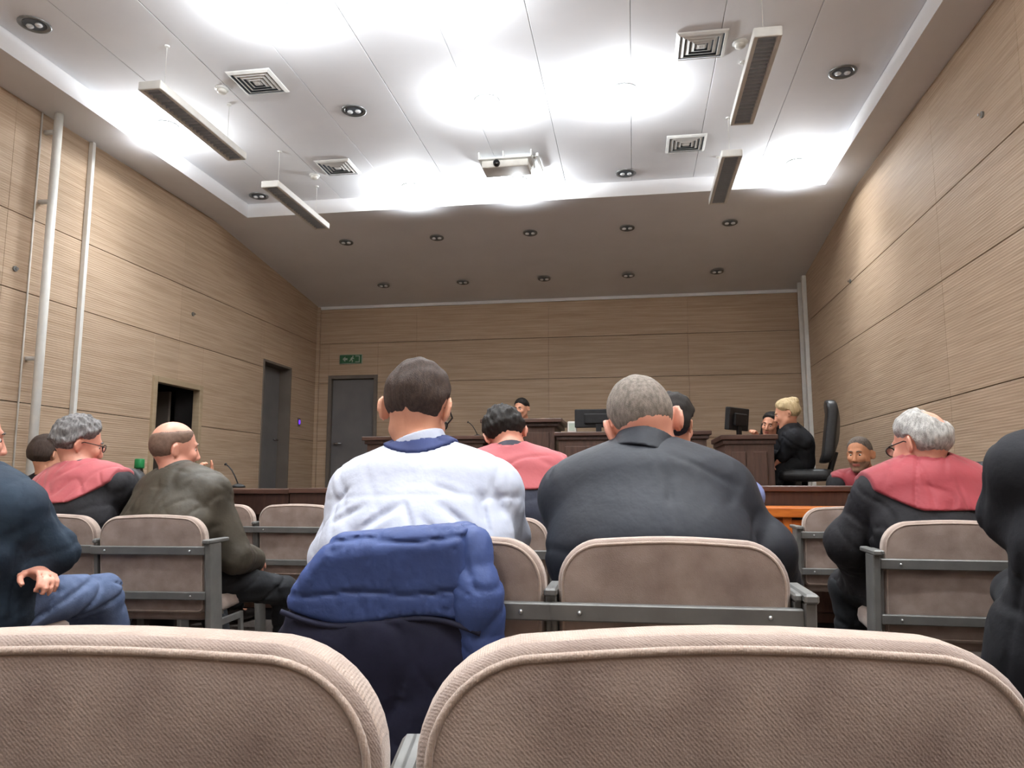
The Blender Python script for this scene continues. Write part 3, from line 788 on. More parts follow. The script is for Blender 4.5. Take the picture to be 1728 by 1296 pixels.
def net_obj(name, f, lo, hi, h, mats, parent, matf=None):
    v, q = net(f, lo, hi, h)
    me = bpy.data.meshes.new(name)
    me.vertices.add(len(v)); me.vertices.foreach_set('co', v.ravel())
    me.loops.add(q.size); me.loops.foreach_set('vertex_index', q.ravel().astype(np.int32))
    me.polygons.add(len(q)); me.polygons.foreach_set('loop_start', np.arange(0, q.size, 4, dtype=np.int32))
    me.polygons.foreach_set('use_smooth', np.ones(len(q), bool))
    mats = [mats] if isinstance(mats, str) else mats
    for m in mats: me.materials.append(MATS[m])
    if matf is not None: me.polygons.foreach_set('material_index', matf(v[q].mean(1)).astype(np.int32))
    me.update(calc_edges=True); me.validate()
    return link(bpy.data.objects.new(name, me), parent)
def rx(a): c, s = math.cos(a), math.sin(a); return np.array([[1, 0, 0], [0, c, -s], [0, s, c]])
def ry(a): c, s = math.cos(a), math.sin(a); return np.array([[c, 0, s], [0, 1, 0], [-s, 0, c]])
def rz_(a): c, s = math.cos(a), math.sin(a); return np.array([[c, -s, 0], [s, c, 0], [0, 0, 1]])

# head in its own frame: x right, y forward, z up, origin between the ears
def cran(Q, t=0.):
    d = ell(Q, (0, -.012, .032), (.077 + t, .098 + t, .089 + t))
    return smin(d, ell(Q, (0, -.03, -.005), (.068 + t, .072 + t, .066 + t)), .03)
EAR = (.0795, -.014, -.012)
def head_fn(Q):
    d = cran(Q)
    d = smin(d, ell(Q, (0, .028, -.04), (.061, .068, .082)), .03)
    for s in (-1, 1):
        d = smin(d, cap(Q, (s * .052, .005, -.062), (s * .02, .066, -.108), .02, .017), .025)
        d = smin(d, ell(Q, (s * .04, .07, -.028), (.022, .022, .022)), .02)
    d = smin(d, ell(Q, (0, .078, -.112), (.022, .02, .017)), .02)
    d = smin(d, cap(Q, (-.03, .083, .022), (.03, .083, .022), .011, .011), .018)
    d = smax(d, -np.minimum(ell(Q, (.031, .099, .001), (.019, .013, .011)), ell(Q, (-.031, .099, .001), (.019, .013, .011))), .012)
    d = smin(d, cap(Q, (0, .094, .008), (0, .113, -.038), .008, .012), .012)
    for s in (-1, 1): d = smin(d, ell(Q, (s * .011, .104, -.043), (.009, .011, .008)), .008)
    d = smin(d, ell(Q, (0, .093, -.068), (.023, .009, .0065)), .008)
    d = smin(d, ell(Q, (0, .091, -.079), (.019, .009, .0065)), .008)
    for s in (-1, 1):
        Me = rz_(s * R(36)) @ rx(R(10))
        e = ell(Q, (s * EAR[0] + s * .008, EAR[1] - .010, EAR[2]), (.0075, .023, .036), Me)
        e = smax(e, -ell(Q, (s * (EAR[0] + .017), EAR[1] - .003, EAR[2] - .001), (.008, .014, .024), Me), .004)
        d = smin(d, e, .006)
    return d
def hand_fn(P, w, dr, nrm, side, curl):
    dr = dr / np.linalg.norm(dr); nrm = nrm - dr * (nrm @ dr); nrm = nrm / np.linalg.norm(nrm); xa = np.cross(dr, nrm) * side
    M = np.stack([xa, dr, nrm], 1).astype(f32)
    Q = (P - np.asarray(w, f32)) @ M
    d = ell(Q, (0, .05, 0), (.041, .052, .0145)); d = smin(d, cap(Q, (0, -.02, 0), (0, .03, 0), .026, .024), .02)
    for i, (L, r) in enumerate(((.070, .0088), (.079, .009), (.074, .0088), (.057, .0078))):
        p = V(.029 - .0195 * i, .089 - .004 * abs(i - 1), 0); a = 0.
        for fr in (.45, .31, .24):
            a += curl; q = p + V(0, math.cos(a), -math.sin(a)) * L * fr
            d = smin(d, cap(Q, p, q, r, r * .92), .005); p = q
    p = V(.034, .022, -.006)
    for (L, dv, r) in ((.04, V(.62, .70, -.35), .0125), (.034, V(.30, .88, -.40), .0105), (.027, V(.05, .9, -.42), .0095)):
        q = p + dv / np.linalg.norm(dv) * L; d = smin(d, cap(Q, p, q, r, r * .9), .006); p = q
    return d

class Person:
    def __init__(s, label, x, y, z0=0., yaw=0., c7=None, head=None, hrot=(0, 0, 0), sw=.185, hipz=.53, bulk=1., elb=None, wri=None,
                 knees=None, ankles=None, h=.009, skin='skin', hs=1., curl=.5, palm=None, shdrop=.112, shfwd=.03, shr=0.):
        s.shr = shr
        s.yaw = R(yaw); s.loc = V(x, y, z0); s.Rz = rz_(s.yaw); s.h = h; s.skin = skin; s.hs = hs; s.curl = curl
        s.root = thing('person', label, 'person', (x, y, z0), s.yaw)
        s.c7 = s.L(c7); s.hc = s.L(head)
        s.hip = V(0, 0, hipz); s.bulk = bulk
        up = s.c7 - s.hip; s.up = up / np.linalg.norm(up)
        s.ax = V(1, 0, 0); s.ax = s.ax - s.up * (s.ax @ s.up) * .6; s.ax /= np.linalg.norm(s.ax)
        s.fw = np.cross(s.up, s.ax); s.fw /= np.linalg.norm(s.fw)
        s.mid = s.hip * .52 + s.c7 * .48 - s.fw * .005 ; s.chest = s.hip * .22 + s.c7 * .78 + s.fw * .045
        s.sh = [s.c7 + s.ax * sw * k - s.up * shdrop + s.fw * (.05 + shfwd) for k in (-1, 1)]
        hd, pt, rl = hrot
        s.Rh = rz_(R(hd) - s.yaw) @ rx(-R(pt)) @ ry(R(rl))
        s.nb = s.c7 + s.fw * .052 - s.up * .02; s.nt = s.hc + s.Rh @ V(0, -.014, -.055)
        dE = [V(-.27, .10, -.28), V(.27, .10, -.28)]
        s.el = [s.L(e) if e is not None else s.sh[i] + dE[i] * V(.35, 1, 1) for i, e in enumerate(elb or (None, None))]
        s.wr = [s.L(e) if e is not None else s.el[i] + V((.06, -.06)[i], .23, -.02) for i, e in enumerate(wri or (None, None))]
        s.hips = [s.hip + V(-.09, .02, -.01), s.hip + V(.09, .02, -.01)]
        s.kn = [s.L(k) if k is not None else V((-.14, .14)[i], .44, hipz - .03) for i, k in enumerate(knees or (None, None))]
        s.an = [s.L(k) if k is not None else V((-.14, .14)[i], .42, .10) for i, k in enumerate(ankles or (None, None))]
        s.palm = palm or (V(.3, 0, 1), V(-.3, 0, 1))
    def L(s, p): return s.Rz.T @ (np.asarray(p, float) - s.loc)
    def HQ(s, P): return ((P - s.hc.astype(f32)) @ s.Rh.astype(f32)) / s.hs
    def torso(s, P, i):
        b = s.bulk
        d = ecap(P, s.hip + V(0, 0, -.005), s.mid, .108 * b + i, .106 * b + i, s.ax, 1.5)
        d = smin(d, ecap(P, s.mid, s.chest, .106 * b + i, .098 * b + i, s.ax, 1.5 + .3 * min(1., max(0., i / .02))), .06)
        d = smin(d, cap(P, s.sh[0] - s.ax * -.02, s.sh[1] - s.ax * .02, .056 + i, .056 + i), .06)
        for k in (0, 1): d = smin(d, cap(P, s.nb + s.up * .012, s.sh[k] + s.up * .002, .044 + i * .4, .058 + i), .045)
        return d
    def arms(s, P, d, i, ru=.052, rm=.043, rw=.029, k=.035, cut=1.):
        for j in (0, 1):
            w = s.el[j] + (s.wr[j] - s.el[j]) * cut
            a = smin(cap(P, s.sh[j] - s.up * .008, s.el[j], ru - .004 + i, rm + i), cap(P, s.el[j], w, rm + i, rw + i), .03)
            d = smin(d, a, k + .012 - s.shr)
        return d
    def legs(s, P, i, cut=1.):
        d = None
        for j in (0, 1):
            an = s.kn[j] + (s.an[j] - s.kn[j]) * cut
            a = smin(cap(P, s.hips[j], s.kn[j], .083 + i, .058 + i), cap(P, s.kn[j], an, .056 + i, .04 + i), .03)
            d = a if d is None else smin(d, a, .04)
        return d
    def bounds(s, pts, m):
        p = np.array(pts); return p.min(0) - m, p.max(0) + m
    def body(s, stub=False):
        i = -.012
        def f(P):
            d = s.arms(P, s.torso(P, i), -.008)
            d = smin(d, s.legs(P, i), .05)
            for j in (0, 1):
                ft = s.an[j] + V(0, .16, -.05); d = smin(d, cap(P, s.an[j] + V(0, -.01, -.03), ft, .034, .026), .03)
                wdir = s.wr[j] - s.el[j]
                d = smin(d, near(P, s.wr[j], .26, lambda q: hand_fn(q, s.wr[j], wdir, s.palm[j], (1, -1)[j], s.curl)), .012)
            d = smin(d, cap(P, s.nb, s.nt, .062, .056), .035)
            d = smin(d, near(P, s.hc, .24, lambda q: head_fn(s.HQ(q)) * s.hs), .022)
            return d
        def mf(c):
            Q = s.HQ(c.astype(f32)); r = np.zeros(len(c), int)
            r[(np.abs(Q[:, 0]) < .024) & (Q[:, 1] > .085) & (Q[:, 2] < -.064) & (Q[:, 2] > -.083)] = 1
            if stub: r[(Q[:, 1] > .01) & (Q[:, 2] < -.052) & (Q[:, 2] > -.15) & (np.abs(Q[:, 0]) < .075) & (np.linalg.norm(Q, axis=1) < .16) & (r == 0)] = 2
            return r
        lo, hi = s.bounds([s.hip, s.hc, *s.sh, *s.el, *s.wr, *s.kn, *s.an], .22)
        b = net_obj('body', f, lo, hi, s.h, [s.skin, 'lip', 'hair_stub'], s.root, mf)
        M = Matrix.Translation(s.hc) @ Matrix(s.Rh).to_4x4() @ Matrix.Scale(s.hs, 4)
        for k in (-1, 1):
            bm = nb(); bmesh.ops.create_uvsphere(bm, u_segments=10, v_segments=7, radius=.0105, matrix=M @ Matrix.Translation((k * .031, .0772, .000)))
            e = obj('eye', bm, 'eye_white', b, True)
            bm = nb(); bmesh.ops.create_uvsphere(bm, u_segments=8, v_segments=6, radius=.0068, matrix=M @ Matrix.Translation((k * .031, .0834, -.002))); obj('iris', bm, 'eye_dark', e, True)
        s.bodyo = b; s.MH = M
        return s
    def hair(s, m, t=.014, zoff=0., bald=None, noise=.004, nf=90, name='hair', front=.0, low=-.06, ztop=None, taper=.045, brows=True, h=None, bun=None, long=None):
        xs_ = [-.13, -.045, -.02, .0, .035, .055, .078, .1]
        zs_ = [low, low + .005, low + .028, .018, .026, .05, .082, .1]
        def f(P):
            Q = s.HQ(P); z = Q[:, 2]
            zl = np.interp(Q[:, 1] - front, xs_, zs_) + zoff
            e = (z - zl) + rough_noise(Q, 8, 330, .005, 5)
            tt = t * sstep(-.004, taper, e)
            if bald is not None:
                bd = np.full(len(P), 9., f32)
                for (c, r) in bald: bd = np.minimum(bd, ell(Q, c, r))
                tt = tt * sstep(-.005, .02, bd)
            d = cran(Q, 0) - tt + rough_noise(Q, 3, nf, noise) * sstep(0, .02, e)
            d = smax(d, -e * .8, .004)
            if bald is not None: d = smax(d, -bd, .004)
            if ztop is not None: d = smax(d, z - ztop, .01)
            for k in (-1, 1): d = np.maximum(d, -ell(Q, (k * (EAR[0] + .010), EAR[1] - .002, EAR[2] + .0), (.032, .027, .040)))
            if long is not None:
                for (a, b, ra, rb) in long: d = smin(d, cap(Q, a, b, ra, rb) + rough_noise(Q, 5, nf, noise), .02)
            if bun is not None: d = smin(d, ell(Q, bun[0], bun[1]) + rough_noise(Q, 5, nf, noise), .015)
            return d * s.hs
        rad = .2 * s.hs if (long or bun) else .145 * s.hs
        o = net_obj(name, f, s.hc - rad - (.1 if long else 0), s.hc + rad, h or max(.0055, s.h * .72), m, s.root)
        if brows:
            for k in (-1, 1):
                bm = nb(); tube(bm, [s.MH @ Vector(p) for p in ((k * .014, .0955, .0225), (k * .03, .0945, .027), (k * .047, .083, .021))], [.0035, .0042, .0025], 6)
                obj('eyebrow', bm, m if isinstance(m, str) else m[0], s.bodyo, True)
        return s
    def neckhole(s, P, d, r=.066):
        return smax(d, -cap(P, s.nb + s.up * .025, s.nt + (s.nt - s.nb) * .6, r, r), .008)
    def top(s, m, name='jacket', inf=.018, seed=1, amp=.0035, freq=24, ru=.058, rm=.048, rw=.04, hem=-.06, extra=None, fold=None, hole=.066, cut=.95, skirt=.0):
        def base(P):
            d = s.arms(P, s.torso(P, inf), inf - .004, ru, rm, rw, .03, cut)
            if extra is not None: d = extra(P, d)
            return d
        s.topf = lambda P: base(P) + folds(P, seed, freq, amp)
        def f(P):
            d = base(P) + folds(P, seed, freq, amp)
            if fold is not None: d = fold(P, d)
            d = s.neckhole(P, d, hole)
            return smax(d, (s.hip[2] + hem) - P[:, 2], .02)
        s.topg = f
        lo, hi = s.bounds([s.hip, s.c7, *s.sh, *s.el, *s.wr], .17)
        s.topo = net_obj(name, f, lo, hi, s.h, m, s.root)
        return s
    def collar(s, m, r=.068, z0=-.01, z1=.04, th=.006, name='collar', flare=.0, tilt=.0, parent=None):
        a = s.nb; n = s.nt - s.nb; n = n / np.linalg.norm(n); n = n * (1 - tilt) + s.up * tilt; n /= np.linalg.norm(n)
        def f(P):
            q = P - a.astype(f32); t = q @ n.astype(f32); rr = np.linalg.norm(q - t[:, None] * n.astype(f32), axis=1)
            d = np.abs(rr - r - flare * (z1 - t)) - th / 2
            return smax(smax(d, t - z1, .004), z0 - t, .004)
        c = a + n * (z0 + z1) / 2
        return net_obj(name, f, c - .14, c + .14, .0042, m, parent or s.root)
    def band(s, m, r0, r1, name='neck_strap'):
        n = s.nt - s.nb; n = n / np.linalg.norm(n) * .6 + s.up * .4; n /= np.linalg.norm(n)
        def f(P):
            q = P - s.nb.astype(f32); t = q @ n.astype(f32); rr = np.linalg.norm(q - t[:, None] * n.astype(f32), axis=1)
            return smax(smax(np.abs(s.topf(P) - .002) - .004, rr - r1, .003), r0 - rr, .003)
        net_obj(name, f, s.nb - .15, s.nb + .15, .005, m, s.root)
        return s
    def trousers(s, m, inf=.014, seed=9, amp=.006, freq=24):
        def f(P):
            d = smin(s.legs(P, inf, .94), ecap(P, s.hip + V(0, 0, -.02), s.hip + V(0, 0, .06), .112 * s.bulk + inf * .6, .105 * s.bulk, s.ax, 1.38), .05)
            return d + folds(P, seed, freq, amp)
        lo, hi = s.bounds([s.hip, *s.kn, *s.an], .2)
        net_obj('trousers', f, lo, hi, max(.009, s.h), m, s.root)
        for j in (0, 1):
            a = s.an[j]
            def g(P):
                d = smin(ell(P, a + V(0, .10, -.055), (.045, .145, .038)), ell(P, a + V(0, 0, -.03), (.045, .06, .055)), .03)
                return smax(d, (a[2] - .097) - P[:, 2], .006)
            net_obj('shoe', g, a - V(.08, .12, .13), a + V(.08, .28, .06), .01, 'shoe', s.root)
        return s
    def yoke(s, m, hemw=.165, name='shoulder_yoke', tip=.25, off=.007, low=.36):
        def f(P):
            q = P - s.c7.astype(f32); u = np.abs(q @ s.ax.astype(f32)); w = q @ s.up.astype(f32); v = q @ s.fw.astype(f32)
            g = s.topf(P)
            d = np.abs(g) - .010
            hem = hemw - (hemw - .085) * np.clip((u - .125) / (tip - .125), 0, 1) ** 1.3
            rb = np.maximum(-(w + hem), u - tip)                                   # back
            rf = np.maximum.reduce([-(w + low), u - .15 - .1 * sstep(-.1, 0, w), (.085 + .33 * np.minimum(w, 0)) - u, .03 - u])   # front bands
            k = sstep(.13, .18, v)
            reg = rb * (1 - k) + rf * k
            d = smax(d, reg, .004)
            return s.neckhole(P, d, .072)
        lo, hi = s.bounds([s.c7, *s.sh, s.c7 - s.up * low], .2)
        net_obj(name, f, lo, hi, .0065, m, s.root)
        return s
    def glasses(s):
        g = bpy.data.objects.new('glasses', None); link(g, s.root)
        for k in (-1, 1):
            pts = [s.MH @ Vector((k * .032 + .024 * math.cos(a * math.pi / 8), .108, .0 + .018 * math.sin(a * math.pi / 8))) for a in range(16)]
            bm = nb(); tube(bm, pts, .0022, 6, True); obj('lens_rim', bm, 'glass_frame', g, True)
            bm = nb(); bm.faces.new([bm.verts.new(p) for p in pts]); r = bmesh.ops.extrude_face_region(bm, geom=bm.faces[:])
            off = (s.MH.to_3x3() @ Vector((0, .0015, 0)))
            for v in r['geom']:
                if isinstance(v, bmesh.types.BMVert): v.co += off
            obj('lens', bm, 'lens_glass', g)
            bm = nb(); tube(bm, [s.MH @ Vector(p) for p in ((k * .056, .107, .006), (k * .078, .07, .008), (k * .083, .0, .008), (k * .082, -.03, -.01))], .0023, 6); obj('temple', bm, 'glass_frame', g, True)
        bm = nb(); tube(bm, [s.MH @ Vector(p) for p in ((-.009, .109, .003), (0, .113, .006), (.009, .109, .003))], .002, 6); obj('bridge', bm, 'glass_frame', g, True)
        return s
def robe_extra(p, lap=True, flare=.008):
    # loose gown: wide sleeves and cloth lying over the lap
    def ex(P, d):
        for j in (0, 1):
            w = p.el[j] + (p.wr[j] - p.el[j]) * .8
            d = smin(d, cap(P, p.el[j], w, .06 + flare, .055 + flare * 1.4), .05)
        if lap: d = smin(d, p.legs(P, .014, .6), .08)
        return d
    return ex

# ------------------------------------------------------------------ the people
def hip_x(px_, Y): return at(px_, 900, Y)[0]
HN = .0065
# man in the white shirt, middle row
p = Person('man in white shirt with dark hair and navy neck strap seen from behind', hip_x(702, 1.86), 1.86, 0, 0, c7=at(706, 757, 1.90), head=at(706, 690, 1.99), hrot=(0, 20, 3), sw=.175, bulk=1.1,
           elb=(at(566, 940, 1.96), at(850, 905, 2.02)), wri=(at(600, 960, 2.22), at(830, 930, 2.26)), h=HN, hs=1.0)
p.body().hair('hair_brown', t=.013, noise=.0035, low=-.056, taper=.085)
def fold_white(P, d, s=p):
    q = P - s.c7.astype(f32); w = q @ s.up.astype(f32); u = q @ s.ax.astype(f32); v = q @ s.fw.astype(f32)
    back = sstep(.09, .0, v)
    d = d + .0018 * np.exp(-((w + .125 + .02 * u * u) / .006) ** 2) * back
    for (a, b, r, k) in (((-.01, -.15), (-.17, -.25), .014, .020), ((.0, -.14), (.05, -.25), .010, .014), ((.09, -.15), (.20, -.24), .014, .018), ((.17, -.12), (.22, -.30), .014, .018), ((-.10, -.15), (-.22, -.20), .012, .015), ((.05, -.18), (.17, -.31), .013, .016), ((-.03, -.20), (-.20, -.33), .013, .018), ((-.16, -.10), (-.23, -.16), .010, .012), ((.06, -.10), (.15, -.13), .010, .008), ((.20, -.10), (.235, -.2), .010, .012)):
        A = np.array(a); Bv = np.array(b); ba = Bv - A; pu = np.stack([u - A[0], w - A[1]], 1)
        h = np.clip(pu @ ba / (ba @ ba), 0, 1); dd = np.linalg.norm(pu - h[:, None] * ba, axis=1)
        d = d + .62 * k * np.exp(-(dd / (r * .72)) ** 2) * back * np.sin(np.clip(h * 1.1 + .1, 0, 1) * math.pi)
    return d
p.top('shirt_white', 'shirt', inf=.02, seed=3, amp=.0016, freq=26, fold=fold_white, rm=.05, rw=.044, hole=.064)
p.collar('shirt_white', r=.066, z0=-.02, z1=.060, th=.009, flare=.14)
p.band('lanyard', .070, .098)
p.trousers('trouser_navy')
bm = nb(); tube(bm, [p.MH @ Vector(q) for q in ((.056, .107, .006), (.079, .07, .008), (.0855, .0, .010), (.084, -.02, -.004))], .0024, 6)
p.glasses()

# man in the dark jacket
p = Person('broad man in dark jacket with cropped grey hair, head bowed, seen from behind', hip_x(1105, 1.86), 1.86, 0, 2, c7=at(1088, 750, 1.93), head=at(1083, 717, 2.03), hrot=(4, 22, -12), sw=.184, bulk=1.06, shdrop=.118, shr=.008,
           elb=(at(992, 945, 1.95), at(1290, 930, 1.98)), wri=(at(1010, 960, 2.22), at(1318, 1010, 2.2)), h=HN, skin='skin_pink', hs=1.02)
p.body().hair('hair_crop', t=.006, noise=.001, low=-.034, taper=.06)
p.top('jacket_ink', 'jacket', inf=.024, seed=12, amp=.002, freq=20, rm=.052, rw=.046, hole=.07)
p.collar('jacket_ink', r=.074, z0=-.02, z1=.045, th=.010, flare=.25)
p.trousers('trouser_black')

# person with dark hair half hidden by the dark jacket
p = Person('dark-haired person half hidden behind the man in the dark jacket', hip_x(1150, 3.28), 3.28, 0, -6, c7=at(1145, 775, 3.3), head=at(1136, 716, 3.36), hrot=(-25, 5, 0), elb=(None, at(1262, 838, 3.35)), wri=(None, at(1200, 845, 3.55)), h=.010)
p.body().hair('hair_black', t=.02, noise=.004, low=-.075)
p.top('shirt_blue', 'shirt', inf=.018, seed=5); p.collar('shirt_blue'); p.trousers('trouser_black')

# robed lawyer in the centre
p = Person('robed man with bright pink shoulder yoke in the centre, dark thinning hair, head bowed', hip_x(862, 3.28), 3.28, 0, 2, c7=at(858, 762, 3.28), head=at(853, 735, 3.42), hrot=(6, 34, -16), sw=.19, bulk=1.08, h=.009,
           elb=(at(775, 850, 3.35), at(975, 838, 3.35)), skin='skin_pink')
p.body().hair('hair_black', t=.02, noise=.007, nf=120, low=-.05, bald=[((0, .03, .14), (.045, .06, .045))])
p.top('robe_navy', 'robe', inf=.028, seed=21, amp=.003, extra=robe_extra(p), rm=.054, rw=.05, hole=.07)
p.yoke('yoke_pink'); p.collar('collar_dark', r=.073, z0=-.01, z1=.032, th=.010, flare=.2); p.trousers('trouser_black')

# grey-haired robed man on the left
p = Person('robed man with pink shoulder yoke, wavy grey hair and glasses at left', hip_x(125, 3.25), 3.25, 0, -10, c7=at(118, 790, 3.25), head=at(133, 748, 3.33), hrot=(-36, 12, 4), sw=.19, bulk=1.08, h=.009,
           elb=(at(10, 880, 3.3), at(198, 865, 3.5)), skin='skin_pink')
p.body().hair(['hair_grey'], t=.02, noise=.008, nf=110, low=-.05)
p.top('robe_black', 'robe', inf=.028, seed=31, amp=.003, extra=robe_extra(p), rm=.054, rw=.05, hole=.07)
p.yoke('yoke_pink'); p.collar('collar_dark', r=.073, z0=-.01, z1=.03, th=.010, flare=.2); p.trousers('trouser_black'); p.glasses()

# brown-haired person behind him
p = Person('brown-haired person mostly hidden behind the grey-haired robed man', hip_x(78, 4.45), 4.45, 0, 0, c7=at(70, 800, 4.45), head=at(80, 768, 4.5), hrot=(-10, 10, 0), h=.011)
p.body().hair('hair_brown', t=.018, noise=.003, low=-.07)
p.top('suit_black', 'jacket', inf=.018, seed=6); p.collar('suit_black'); p.trousers('trouser_black')

# bald man in olive
p = Person('bald man in olive-brown jacket seen from behind on the left', hip_x(292, 3.22), 3.22, 0, -20, c7=at(282, 795, 3.22), head=at(295, 756, 3.29), hrot=(-40, 4, 3), sw=.19, bulk=1.12, h=.0085,
           elb=(at(222, 905, 3.2), at(398, 940, 3.28)), wri=(at(260, 920, 3.5), at(425, 945, 3.55)), knees=(at(350, 985, 3.72), at(478, 998, 3.62)), ankles=(None, at(482, 1085, 3.75)), skin='skin_pink')
p.body().hair('hair_thin', t=.004, noise=.0006, low=-.055, bald=[((-.012, -.028, .108), (.080, .095, .088))])
def tail(P, d, s=p):
    return smin(d, cap(P, s.hip + V(.16, .0, .06), s.hip + V(.215, .06, -.22), .05, .06), .04)
p.top('jacket_olive', 'jacket', inf=.026, seed=41, amp=.003, freq=28, rm=.052, rw=.046, hole=.072, hem=-.22, extra=tail)
p.collar('jacket_olive', r=.077, z0=-.02, z1=.032, th=.011, flare=.25); p.trousers('trouser_black')

# man at the left edge, arms folded, legs crossed
p = Person('man in dark teal jacket and blue jeans with folded arms at the left edge', at(-15, 900, 2.32)[0], 2.32, 0, -32, c7=at(-52, 812, 2.24), head=at(-52, 738, 2.31), hrot=(-30, 6, 0), sw=.19, bulk=1.12, h=.0085,
           elb=(at(-60, 950, 2.5), at(92, 930, 2.33)), wri=(at(58, 966, 2.27), at(20, 950, 2.62)), knees=(at(150, 1040, 2.80), at(172, 1000, 2.74)), ankles=(at(150, 1230, 2.9), at(205, 1110, 2.85)), curl=.6, skin='skin_pink', palm=(V(0, .3, 1), V(0, -.3, 1)))
p.body().hair('hair_dkgrey', t=.005, noise=.001, low=-.055, bald=[((0, .02, .12), (.07, .09, .07))])
p.top('jacket_teal', 'jacket', inf=.024, seed=51, amp=.003, freq=28, rm=.052, rw=.045, hole=.07, hem=-.11)
p.collar('jacket_teal', r=.074, z0=-.02, z1=.03, th=.010, flare=.25); p.trousers('denim', amp=.008)

# person hidden behind the bald man, one hand raised
p = Person('person hidden behind the bald man with one hand raised to the face', hip_x(300, 4.5), 4.5, 0, -8, c7=at(298, 800, 4.48), head=at(300, 772, 4.55), hrot=(-20, 15, 0), h=.0085, sw=.17,
           elb=(None, at(375, 858, 4.72)), wri=(None, at(349, 812, 4.66)), curl=.75, palm=(V(.3, 0, 1), V(-1, .2, .2)))
p.body().hair('hair_brown', t=.012, low=-.06)
p.top('trouser_navy', 'jacket', inf=.016, seed=7); p.collar('shirt_white'); p.trousers('trouser_black')

# robed man with glasses on the right
p = Person('robed man with red shoulder yoke, silver hair, bald crown and glasses on the right', hip_x(1585, 3.08), 3.08, 0, 12, c7=at(1582, 786, 3.05), head=at(1553, 750, 3.12), hrot=(32, 14, 2), sw=.19, bulk=1.1, shdrop=.125, h=.0085,
           elb=(at(1432, 915, 3.16), at(1690, 905, 3.1)), wri=(at(1462, 965, 3.38), None), skin='skin_pink', hs=1.02)
p.body().hair('hair_silver', t=.014, noise=.004, nf=100, low=-.052, bald=[((.012, -.086, .102), (.040, .05, .056))])
p.top('robe_black', 'robe', inf=.03, seed=61, amp=.003, extra=robe_extra(p), rm=.056, rw=.052, hole=.07)
p.yoke('yoke_red', hemw=.152); p.collar('collar_grey', r=.069, z0=-.01, z1=.035, th=.007, flare=.15); p.trousers('trouser_black'); p.glasses()

# man in black at the right edge
p = Person('man in black suit with folded arms cut off by the right edge', at(1815, 900, 2.12)[0], 2.12, 0, 24, c7=at(1902, 735, 2.04), head=at(1912, 665, 2.11), hrot=(20, 5, 0), sw=.19, bulk=1.1, h=.0085,
           elb=(at(1706, 868, 2.12), at(1950, 890, 2.3)), wri=(at(1800, 905, 2.34), at(1785, 885, 2.42)), knees=(at(1722, 1000, 2.5), at(1812, 985, 2.6)), ankles=(at(1714, 1190, 2.5), at(1800, 1180, 2.6)))
p.body().hair('hair_brown', t=.012, low=-.058)
p.top('suit_black', 'jacket', inf=.024, seed=71, amp=.003, rm=.052, rw=.046, hole=.07, hem=-.24, extra=lambda P, d, s=p: smin(d, ecap(P, s.hip + V(-.03, .05, .02), s.hip + V(-.05, .10, -.2), .13, .13, s.ax, 1.3), .05))
p.collar('suit_black', r=.074, z0=-.02, z1=.03, th=.010, flare=.25); p.trousers('trouser_black')

# robed man behind the counter facing the room
p = Person('robed man facing the camera behind the right counter, red lapels and black tie', hip_x(1456, 5.98), 5.98, 0, 172, c7=at(1462, 800, 6.0), head=at(1450, 766, 5.88), hrot=(146, 6, 0), h=.0085, skin='skin_tan', shdrop=.09)
p.body(stub=True).hair('hair_dkgrey', t=.007, noise=.001, low=-.055, front=-.012)
p.top('robe_black', 'robe', inf=.024, seed=81, amp=.004, hole=.07, rm=.06, rw=.055)
p.yoke('yoke_red', hemw=.17); p.collar('shirt_white', r=.067, z0=-.03, z1=.03, th=.008, flare=.2)
a = p.nb + p.fw * .055 + p.up * .0
bm = nb(); tube(bm, [a + V(0, .0, .02), a + V(0, .035, -.02), a + V(0, .055, -.10), a + V(0, .07, -.26)], [.012, .016, .022, .03], 8); obj('tie', bm, 'tie_black', p.root, True)
p.trousers('trouser_black')
office_chair((hip_x(1456, 5.98), 6.02, 0), R(172), 'black office chair under the robed man behind the counter', zb1=.80, zseat=.42)

# judge
q7 = at(886, 712, 9.5)
p = Person('judge with short black hair looking down behind the raised bench', q7[0], 9.72, q7[2] - 1.03, 180, c7=q7, head=at(880, 689, 9.38), hrot=(158, 12, 0), h=.010, skin='skin', sw=.18)
p.body().hair('hair_black', t=.012, noise=.002, low=-.05)
p.top('robe_black', 'robe', inf=.022, seed=91, amp=.004, hole=.07); p.collar('shirt_white', r=.067, z0=-.02, z1=.03); p.trousers('trouser_black')
office_chair((q7[0], 9.75, q7[2] - 1.03 - .04), R(180), 'black office chair under the judge behind the bench', zb1=.95, zseat=.46)

# dark-haired woman at the clerk desk
q7 = at(1308, 737, 8.02)
p = Person('dark-haired woman leaning over the clerk desk at the far right', q7[0] + .03, 8.16, ZP, 165, c7=q7, head=at(1300, 716, 7.93), hrot=(150, 12, -14), h=.010, skin='skin', sw=.16, hipz=.50, hs=.95,
           elb=(at(1335, 775, 7.95), at(1287, 765, 7.95)), wri=(at(1300, 765, 7.72), at(1276, 736, 7.72)))
p.body().hair('hair_black', t=.016, noise=.003, low=-.07, front=-.012, long=[((.07, -.02, -.02), (.075, -.01, -.17), .03, .022), ((-.07, -.02, -.02), (-.075, -.01, -.17), .03, .022), ((0, -.07, -.02), (0, -.07, -.18), .05, .04)])
p.top('suit_black', 'jacket', inf=.014, seed=95, amp=.004, hole=.06); p.trousers('trouser_black')
office_chair((q7[0] + .03, 8.2, ZP), R(165), 'black office chair under the woman at the clerk desk', zb1=.75, zseat=.40)

